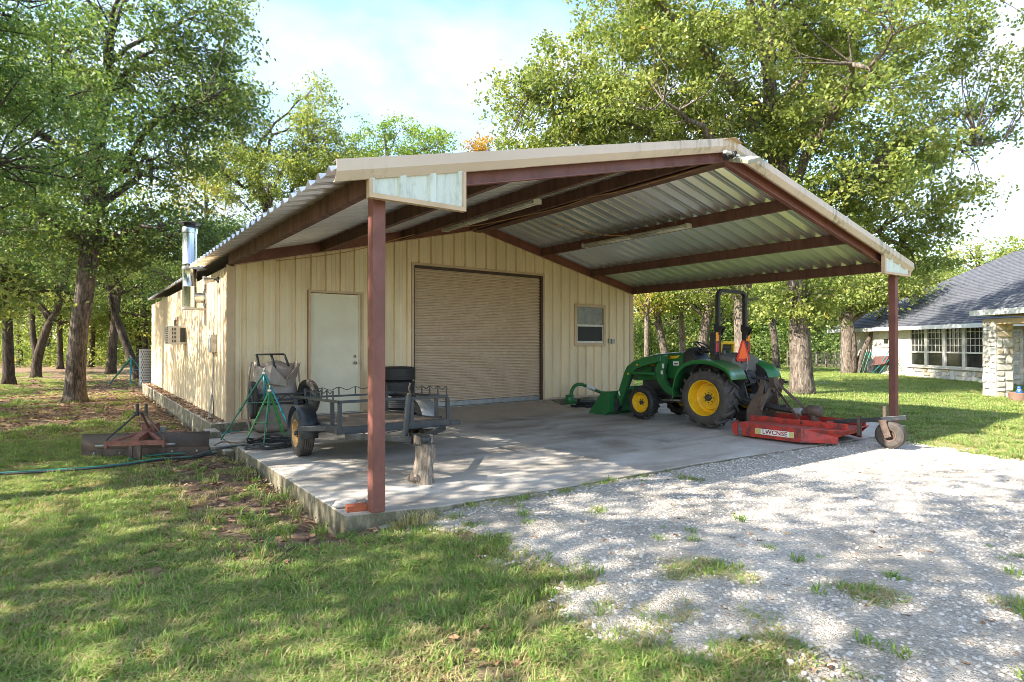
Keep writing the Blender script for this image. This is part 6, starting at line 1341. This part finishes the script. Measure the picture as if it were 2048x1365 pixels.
# trees behind the house and at the back of the lawn
RG = 'oaks beyond the lawn'
pr = [kindA(gb3(1640, 52), 'leafy oak in the wood beyond the lawn', RG, 201, leaf_oak, h=9.5, low=1.2, per=52, ls=.22, spread=3.6, ncl=170), kindA(gb3(1340, 50), 'leafy oak in the wood beyond the lawn', RG, 204, leaf_brt, h=8.5, low=1.0, per=52, ls=.22, spread=3.4, ncl=170)]
for k, (u_, d_, kd, sc_) in enumerate(((1300, 46, 0, .9), (1400, 55, 0, 1.1), (1450, 48, 1, 1.0), (1510, 52, 0, 1.0), (1575, 50, 1, .95), (1600, 60, 0, 1.2), (1700, 58, 1, 1.0), (1260, 54, 0, 1.1), (1760, 62, 0, 1.1), (1540, 64, 1, 1.2), (1360, 62, 1, 1.3))):
    copy_thing(pr[kd], gb3(u_, d_), k * 1.7, 'leafy oak in the wood beyond the lawn', sc_, RG)
HG = 'trees behind the house'
for k, (u_, d_, kd, sc_, lab) in enumerate(((350, 47, 1, 1.15, 'leafy oak behind the workshop, left of the yellowing tree'), (500, 50, 0, 1.25, 'leafy oak behind the workshop below the tall open oak'), (650, 50, 1, 1.2, 'leafy oak behind the left roof slope of the workshop'), (280, 46, 0, 1.05, 'leafy oak behind the left back corner of the workshop'), (900, 56, 0, 1.15, 'oak far behind the workshop near the amber tree'))):
    copy_thing(pr[kd], gb3(u_, d_), k * 2.1, lab, sc_, 'trees behind the workshop')
for k, (u_, d_, kd, sc_, lab) in enumerate(((1840, 58, 0, 1.25, 'broad green tree behind the left end of the house roof'), (1905, 60, 1, 1.15, 'bright yellow-green tree over the middle of the house roof'), (1975, 66, 0, 1.5, 'tall dark green tree over the right of the house roof'), (2060, 64, 0, 1.5, 'dark green tree at the right edge behind the house'), (1790, 70, 0, 1.4, 'distant oak behind the house, left of the others'))):
    copy_thing(pr[kd], gb3(u_, d_), k * 2.3 + .5, lab, sc_, HG)
# out of view on the left and behind: they stand in the same wood and shade the yard
SG = 'oaks on the left outside the view'
for k, (x_, y_, kd, sc_) in enumerate(((-7.6, 4.6, 1, .9), (-7.8, 1.2, 1, .85), (-13.5, -5.5, 1, 1.0), (-9.5, 2.0, 2, .9), (-15, 3.5, 0, 1.0), (-6.5, 7.5, 1, .9), (-19, -1, 2, 1.1), (-11.5, 12, 0, 1.0), (-7.2, 18, 2, 1.0), (-6.5, -15.5, 1, .8))):
    copy_thing(protos[kd], (x_, y_, float(gz(x_, y_)) - .05), k * 1.3, 'oak of the wood standing left of the yard', sc_, SG)
shade1 = kindA(Vector((-5.8, -10.3, -.38)), 'oak with a high crown standing left of the camera', None, 55, leaf_oak, h=12.5, low=6.5, spread=3.9, ncl=120, per=56, ls=.17)
shade3 = kindA(Vector((-8.8, -5.2, -.38)), 'tall oak beside the yard, left of the view, shading the slab', None, 59, leaf_oak, h=12, low=6.0, spread=3.5, ncl=150, per=56, ls=.17)
# understorey and far wood
def wood_band(name, u0, u1, d0, d1, ztop, n_, seed, leafm, ls=.34, zmin=0.0, lab=''):
    r_ = np.random.default_rng(seed); nc = n_ // 60; us = r_.uniform(u0, u1, nc); ds = r_.uniform(d0, d1, nc)
    zz = (r_.uniform(0, 1, nc) ** 1.3) * (ztop * (.7 + .5 * vnoise(us * .012, ds * .05, seed))) + zmin
    k = (us - 1024) / FPX * ds; x_ = CAM.x + FWD.x * ds + RGT.x * k; y_ = CAM.y + FWD.y * ds + RGT.y * k
    C = np.stack([x_, y_, zz + gz(x_, y_)], 1); P_, var = leafpoints(C, 60, .95, seed, .7)
    me_ = leaf_mesh(name, P_, ls, [leafm], seed, .3, .7, None, var); o_ = bpy.data.objects.new(name, me_); COL.objects.link(o_); stuff(o_, lab, 'woodland'); return o_
wood_band('distant_wood', -260, 560, 58, 84, 13, 66000, 301, leaf_dk, .42, lab='dense far wood behind the trunks on the left')
wood_band('distant_wood', 1180, 1800, 60, 84, 11, 54000, 303, leaf_oak, .42, lab='dense far wood beyond the lawn on the right')
wood_band('undergrowth', -120, 330, 44, 58, 2.6, 14000, 305, leaf_oak, .22, lab='low leafy undergrowth at the back of the wood on the left')
wood_band('undergrowth', 1240, 1690, 43, 54, 2.4, 18000, 307, leaf_dk, .22, lab='dark bushy undergrowth along the far edge of the lawn')
# ------------------------------------------------------------------ ground cover: instanced clumps, stones and leaves
def hidden_obj(name, me_): return bpy.data.objects.new(name, me_)      # never linked: only the source of instances
def scatter(name, P_, rotz, scl, pick, sources, label, cat, tilt=0.0):
    me_ = bpy.data.meshes.new(name); me_.vertices.add(len(P_)); me_.vertices.foreach_set('co', P_.astype(np.float32).ravel())
    for n_, a in (('rz', rotz), ('sc', scl)):
        at_ = me_.attributes.new(n_, 'FLOAT', 'POINT'); at_.data.foreach_set('value', a.astype(np.float32))
    at_ = me_.attributes.new('pick', 'INT', 'POINT'); at_.data.foreach_set('value', pick.astype(np.int32))
    o_ = bpy.data.objects.new(name, me_); COL.objects.link(o_)
    g = bpy.data.node_groups.new(name, 'GeometryNodeTree'); g.interface.new_socket('Geometry', in_out='INPUT', socket_type='NodeSocketGeometry'); g.interface.new_socket('Geometry', in_out='OUTPUT', socket_type='NodeSocketGeometry')
    gi = g.nodes.new('NodeGroupInput'); go = g.nodes.new('NodeGroupOutput'); jn = g.nodes.new('GeometryNodeJoinGeometry'); g.links.new(jn.outputs[0], go.inputs[0])
    def attr(nm, ty):
        a = g.nodes.new('GeometryNodeInputNamedAttribute'); a.data_type = ty; a.inputs[0].default_value = nm; return a.outputs[0]
    rzv = attr('rz', 'FLOAT'); scv = attr('sc', 'FLOAT'); pk = attr('pick', 'INT')
    cx_5 = g.nodes.new('ShaderNodeCombineXYZ'); g.links.new(rzv, cx_5.inputs[2])
    if tilt:
        rv = g.nodes.new('FunctionNodeRandomValue'); rv.data_type = 'FLOAT'; rv.inputs[2].default_value = -tilt; rv.inputs[3].default_value = tilt; g.links.new(rv.outputs[1], cx_5.inputs[0])
    for k, src in enumerate(sources):
        oi = g.nodes.new('GeometryNodeObjectInfo'); oi.inputs['Object'].default_value = src; oi.inputs['As Instance'].default_value = True
        ip = g.nodes.new('GeometryNodeInstanceOnPoints'); cmpn = g.nodes.new('FunctionNodeCompare'); cmpn.data_type = 'INT'; cmpn.operation = 'EQUAL'
        g.links.new(pk, cmpn.inputs[2]); cmpn.inputs[3].default_value = k
        g.links.new(gi.outputs[0], ip.inputs['Points']); g.links.new(cmpn.outputs[0], ip.inputs['Selection']); g.links.new(oi.outputs['Geometry'], ip.inputs['Instance']); g.links.new(cx_5.outputs[0], ip.inputs['Rotation']); g.links.new(scv, ip.inputs['Scale'])
        g.links.new(ip.outputs[0], jn.inputs[0])
    md = o_.modifiers.new('scatter', 'NODES'); md.node_group = g
    stuff(o_, label, cat); return o_
def grassmat(name, c1, c2, c3):
    m, t, p, o = newmat(name); oi = nn(t, 'ShaderNodeObjectInfo'); at = nn(t, 'ShaderNodeAttribute'); at.attribute_name = 'lv'
    add = nn(t, 'ShaderNodeMath', operation='MULTIPLY_ADD'); t.links.new(oi.outputs['Random'], add.inputs[0]); add.inputs[1].default_value = .45; t.links.new(at.outputs['Fac'], add.inputs[2])
    col = ramp(t, add.outputs[0], [(.1, c1), (.6, c2), (1.1 if False else 1.0, c3)]); t.links.new(col, p.inputs['Base Color']); p.inputs['Roughness'].default_value = .5; p.inputs['Specular IOR Level'].default_value = .25
    tr = nn(t, 'ShaderNodeBsdfTranslucent'); t.links.new(mixc(t, 1.0, col, (1.2, 1.25, .7), 'MULTIPLY'), tr.inputs[0]); ms = nn(t, 'ShaderNodeMixShader'); ms.inputs[0].default_value = .35
    t.links.new(p.outputs[0], ms.inputs[1]); t.links.new(tr.outputs[0], ms.inputs[2]); t.links.new(ms.outputs[0], o.inputs[0]); return m
g_green = grassmat('lawn grass', (.14, .235, .055), (.27, .38, .085), (.46, .51, .17))
g_dry = grassmat('dry grass', (.32, .26, .12), (.50, .41, .21), (.66, .55, .33))
def clump(name, n_, rad, h, m, seed, wd=.0045, lean=.8, dryfrac=.0, m2=None):
    r_ = random.Random(seed); vs = []; fs = []; lv = []; mi = []
    for i in range(n_):
        a = r_.uniform(0, 2 * PI); rr = rad * math.sqrt(r_.random()); x, y = rr * math.cos(a), rr * math.sin(a); b_ = r_.uniform(0, 2 * PI); hh = h * r_.uniform(.45, 1.15); ln = hh * lean * r_.uniform(.3, 1.5); w_ = wd * r_.uniform(.7, 1.3)
        dx, dy = math.cos(b_), math.sin(b_); sx, sy = -dy * w_, dx * w_; k = len(vs)
        vs += [(x - sx, y - sy, -.01), (x + sx, y + sy, -.01), (x + dx * ln * .35 - sx * .8, y + dy * ln * .35 - sy * .8, hh * .6), (x + dx * ln * .35 + sx * .8, y + dy * ln * .35 + sy * .8, hh * .6), (x + dx * ln, y + dy * ln, hh * r_.uniform(.75, 1.0))]
        fs += [(k, k + 1, k + 3, k + 2), (k + 2, k + 3, k + 4)]; v_ = r_.random() * .55; lv += [v_, v_]; d_ = 1 if r_.random() < dryfrac else 0; mi += [d_, d_]
    me_ = bpy.data.meshes.new(name); me_.from_pydata(vs, [], fs); me_.materials.append(m); me_.materials.append(m2 or m); at_ = me_.attributes.new('lv', 'FLOAT', 'FACE'); at_.data.foreach_set('value', lv); me_.polygons.foreach_set('material_index', mi); return hidden_obj(name, me_)
near = [clump('tuft %d' % k, 56, .09, .042, g_green, k, lean=1.7, dryfrac=f_, m2=g_dry, wd=.0038) for k, f_ in enumerate((.12, .2, .35, .75))]
near.append(clump('tuft 4', 26, .06, .075, g_green, 9, lean=.8, dryfrac=.1, m2=g_dry, wd=.0042))
def pick_variants(x, y, n_, r_):
    dry = fbm(x * .7, y * .7, 77) + .45 * (fbm(x * 3, y * 3, 78) - .5); u_ = r_.uniform(size=n_)
    dm = np.clip((dry - .34) * 3.6, .12, .95); pk = np.where(u_ < dm * .55, 3, np.where(u_ < dm, 2, np.where(u_ < .9, (u_ * 97).astype(int) % 2, 4))); return pk
def patch(n_, x0, x1, y0, y1, sc0, sc1, seed, dens=None):
    r_ = np.random.default_rng(seed); x = r_.uniform(x0, x1, n_); y = r_.uniform(y0, y1, n_)
    inslab = (x > -.62) & (x < 11.25) & (y > slab_front(x) - .02) & (y < 14); inslab &= ~((x < -.27) & (y < -1.8))
    d_ = 1 - dirtness(x, y) * .97; d_ *= .55 + .45 * sstep(.3, .55, fbm(x * 2.5, y * 2.5, 13) + .12)
    gs_ = gravel_sd(x, y); cl = fbm(x * 1.6 + 7, y * 1.6, 44); ing = sstep(.72, .80, cl) * (x < 4.2) * (gs_ < 2.0) * .8
    edge = d_ * (1 - sstep(-.45, .55, gs_)) * (.25 + .9 * sstep(.40, .58, fbm(x * 3.3, y * 3.3, 45))); d_ = np.where(gs_ > .55, ing, np.where(gs_ > -.45, np.maximum(edge, ing * (gs_ > .1)), d_))
    ok = (r_.uniform(size=n_) < d_) & ~inslab; x, y = x[ok], y[ok]; n2 = len(x)
    return np.stack([x, y, gz(x, y)], 1), r_.uniform(0, 6.28, n2), r_.uniform(sc0, sc1, n2), pick_variants(x, y, n2, r_)
ps = [patch(21000, -6.0, 4.2, -11.6, -5.2, .7, 1.25, 1), patch(9000, -7, 0.2, -5.4, 2, .8, 1.4, 2), patch(16000, -16, 0, 2, 34, 1.2, 2.2, 3), patch(12000, 8.3, 20, -13, 6, 1.0, 1.7, 4), patch(26000, 12, 40, -12, 22, 1.4, 2.6, 5), patch(2500, .0, 4.5, -12, -7, .6, 1.3, 6)]
P_ = np.concatenate([q[0] for q in ps]); RZ = np.concatenate([q[1] for q in ps]); SCL = np.concatenate([q[2] for q in ps]); PK = np.concatenate([q[3] for q in ps])
lawn_sel = P_[:, 0] > 8
PK = np.where(lawn_sel & (PK == 3), 1, PK)
scatter('grass', P_[~lawn_sel], RZ[~lawn_sel], SCL[~lawn_sel], PK[~lawn_sel], near, 'short patchy grass with straw-coloured blades in the foreground and under the trees', 'grass')
scatter('lawn_grass', P_[lawn_sel], RZ[lawn_sel], SCL[lawn_sel] * .9, PK[lawn_sel], near, 'mown green lawn between the drive and the stone house', 'grass')
# taller weeds
wd_ = [clump('weed 0', 16, .05, .22, g_green, 31, wd=.006, lean=.7, dryfrac=.4, m2=g_dry), clump('weed 1', 26, .09, .12, g_green, 32, wd=.008, lean=1.0), clump('weed 2', 30, .07, .15, g_dry, 33, wd=.004, lean=.9)]
r_ = np.random.default_rng(8); spots = [(.28, -6.98, 2, 1.2), (.34, -7.05, 2, 1.1), (.22, -6.92, 2, 1.0), (.30, -6.90, 0, .7), (.45, -7.0, 2, .9), (.12, -6.96, 2, .8), (1.5, -7.12, 1, .8), (.95, -7.0, 1, .6), (-.45, -6.5, 1, .9), (-.5, -5.9, 0, .8), (-.36, -5.0, 0, 1.0), (-.7, -6.3, 1, .8), (-.9, -5.6, 1, 1.1), (-1.0, -6.7, 1, 1.2)]
for k in range(60):
    x_, y_ = r_.uniform(-1.6, -.4), r_.uniform(-7, -2); spots.append((x_, y_, int(r_.integers(3)), r_.uniform(.4, .9)))
for k in range(240):
    x_, y_ = r_.uniform(.2, 6.5), r_.uniform(-12, -7.3)
    if gravel_sd(x_, y_) > 0 and fbm(np.array(x_ * .9), np.array(y_ * .9), 91) > .55 and x_ < 4.5: spots.append((x_, y_, 1, r_.uniform(.3, .8)))
S = np.array(spots); scatter('weeds', np.stack([S[:, 0], S[:, 1], gz(S[:, 0], S[:, 1]) + np.where((S[:, 1] > slab_front(S[:, 0])) & (S[:, 0] > -.25), .28, 0)], 1), r_.uniform(0, 6, len(S)), S[:, 3], S[:, 2], wd_, 'scattered weeds and taller tufts along the slab and in the gravel', 'weeds')
# gravel stones
def pebble(seed):
    r_ = random.Random(seed); bm = bmesh.new(); bmesh.ops.create_icosphere(bm, subdivisions=1, radius=1)
    for v_ in bm.verts: v_.co *= r_.uniform(.7, 1.15); v_.co.z *= .6; v_.co.x *= r_.uniform(.9, 1.2)
    me_ = bpy.data.meshes.new('pebble %d' % seed); bm.to_mesh(me_); bm.free(); me_.materials.append(pebm); return hidden_obj('pebble %d' % seed, me_)
pebm, t, p, o = newmat('limestone chips'); oi = nn(t, 'ShaderNodeObjectInfo'); t.links.new(ramp(t, oi.outputs['Random'], [(0, (.28, .24, .195)), (.25, (.42, .37, .31)), (.8, (.56, .51, .44)), (1, (.66, .61, .54))]), p.inputs['Base Color']); p.inputs['Roughness'].default_value = .92
pb = [pebble(k) for k in range(6)]; r_ = np.random.default_rng(15)
def pebs(n_, x0, x1, y0, y1, s0, s1):
    x = r_.uniform(x0, x1, n_); y = r_.uniform(y0, y1, n_); g_ = gravel_sd(x, y); pr_ = sstep(-.18, .25, g_) * (.35 + .65 * sstep(.35, .6, fbm(x * 1.3, y * 1.3, 55))); ok = (r_.uniform(size=n_) < pr_) & ~((x > -.3) & (y > slab_front(x) - .03))
    x, y = x[ok], y[ok]; return np.stack([x, y, gz(x, y) + .014], 1), s0 + (s1 - s0) * r_.uniform(size=len(x)) ** 2.2
A_ = [pebs(46000, 0, 5.5, -12, -6.9, .0045, .019), pebs(34000, 3, 11, -12.5, -7, .007, .022), pebs(1500, -.8, 8, -12, -6.7, .011, .026)]
P_ = np.concatenate([q[0] for q in A_]); S_ = np.concatenate([q[1] for q in A_])
scatter('gravel', P_, r_.uniform(0, 6.28, len(P_)), S_, r_.integers(0, 6, len(P_)), pb, 'pale crushed limestone gravel of the drive', 'gravel', tilt=.4)
# fallen leaves
litm, t, p, o = newmat('fallen leaf'); oi = nn(t, 'ShaderNodeObjectInfo'); t.links.new(ramp(t, oi.outputs['Random'], [(0, (.09, .045, .025)), (.4, (.22, .115, .055)), (.8, (.38, .22, .11)), (1, (.46, .32, .19))]), p.inputs['Base Color']); p.inputs['Roughness'].default_value = .75
def dry_leaf(seed):
    r_ = random.Random(seed); vs = [(0, 0, .006)]; n_ = 9
    for k in range(n_): a = 2 * PI * k / n_; rr = .5 * (1 if k % 2 else .62) * r_.uniform(.8, 1.15); vs.append((rr * math.cos(a) * 1.5, rr * math.sin(a), .10 + r_.uniform(-.08, .16)))
    me_ = bpy.data.meshes.new('dry leaf %d' % seed); me_.from_pydata([(x, y, z) for x, y, z in vs], [], [(0, 1 + k, 1 + (k + 1) % n_) for k in range(n_)]); me_.materials.append(litm); return hidden_obj('dry leaf %d' % seed, me_)
dl = [dry_leaf(k) for k in range(4)]
def lits(n_, x0, x1, y0, y1, fn, s0=.025, s1=.055):
    x = r_.uniform(x0, x1, n_); y = r_.uniform(y0, y1, n_); ok = (r_.uniform(size=n_) < fn(x, y)) & ~((x > np.where(y > -.12, -.02, -.3)) & (x < 11.2) & (y > slab_front(x)) & (y < 14)); x, y = x[ok], y[ok]; return np.stack([x, y, np.where((x > -.325) & (x < 0) & (y > -.12) & (y < 13.6), .0, gz(x, y) + .012)], 1), r_.uniform(s0, s1, len(x))
dfn = lambda x, y: .06 + .8 * dirtness(x, y)
A_ = [lits(5200, -6, 0, -11, -1, lambda x, y: .16 + .84 * dirtness(x, y), .025, .068), lits(26000, -12, 0.2, -1, 26, dfn, .035, .085), lits(900, .3, 9, -12, -7, lambda x, y: x * 0 + .45), lits(1500, -.32, -.02, -.1, 13.4, lambda x, y: x * 0 + .9, .02, .05), lits(500, 10, 30, -10, 8, lambda x, y: x * 0 + .3, .05, .09)]
P_ = np.concatenate([q[0] for q in A_]); S_ = np.concatenate([q[1] for q in A_])
scatter('fallen_leaves', P_, r_.uniform(0, 6.28, len(P_)), S_, r_.integers(0, 4, len(P_)), dl, 'brown fallen leaves scattered over soil, grass and gravel', 'leaves', tilt=.5)
ns2 = 46; x = r_.uniform(.2, 9, ns2); y = r_.uniform(-6.8, -.5, ns2)
scatter('slab_leaves', np.stack([x, y, np.full(ns2, SLABZ + .004)], 1), r_.uniform(0, 6, ns2), r_.uniform(.015, .035, ns2), r_.integers(0, 4, ns2), dl, 'few small leaves blown onto the concrete slab', 'leaves')
for k, (a, c, lab) in enumerate((((-1.05, -7.15), (-.72, -6.75), 'bare fallen twig on the soil left of the slab corner'), ((-1.2, -7.45), (-1.0, -7.25), 'short dark twig near the slab corner'))):
    q0, q1 = Vector((a[0], a[1], float(gz(*a)) + .012)), Vector((c[0], c[1], float(gz(*c)) + .02)); tag(MB().tube([q0, q0.lerp(q1, .5) + Vector((.01, .02, .015)), q1], .007, 5).build('twig', barkd), lab, 'twig')
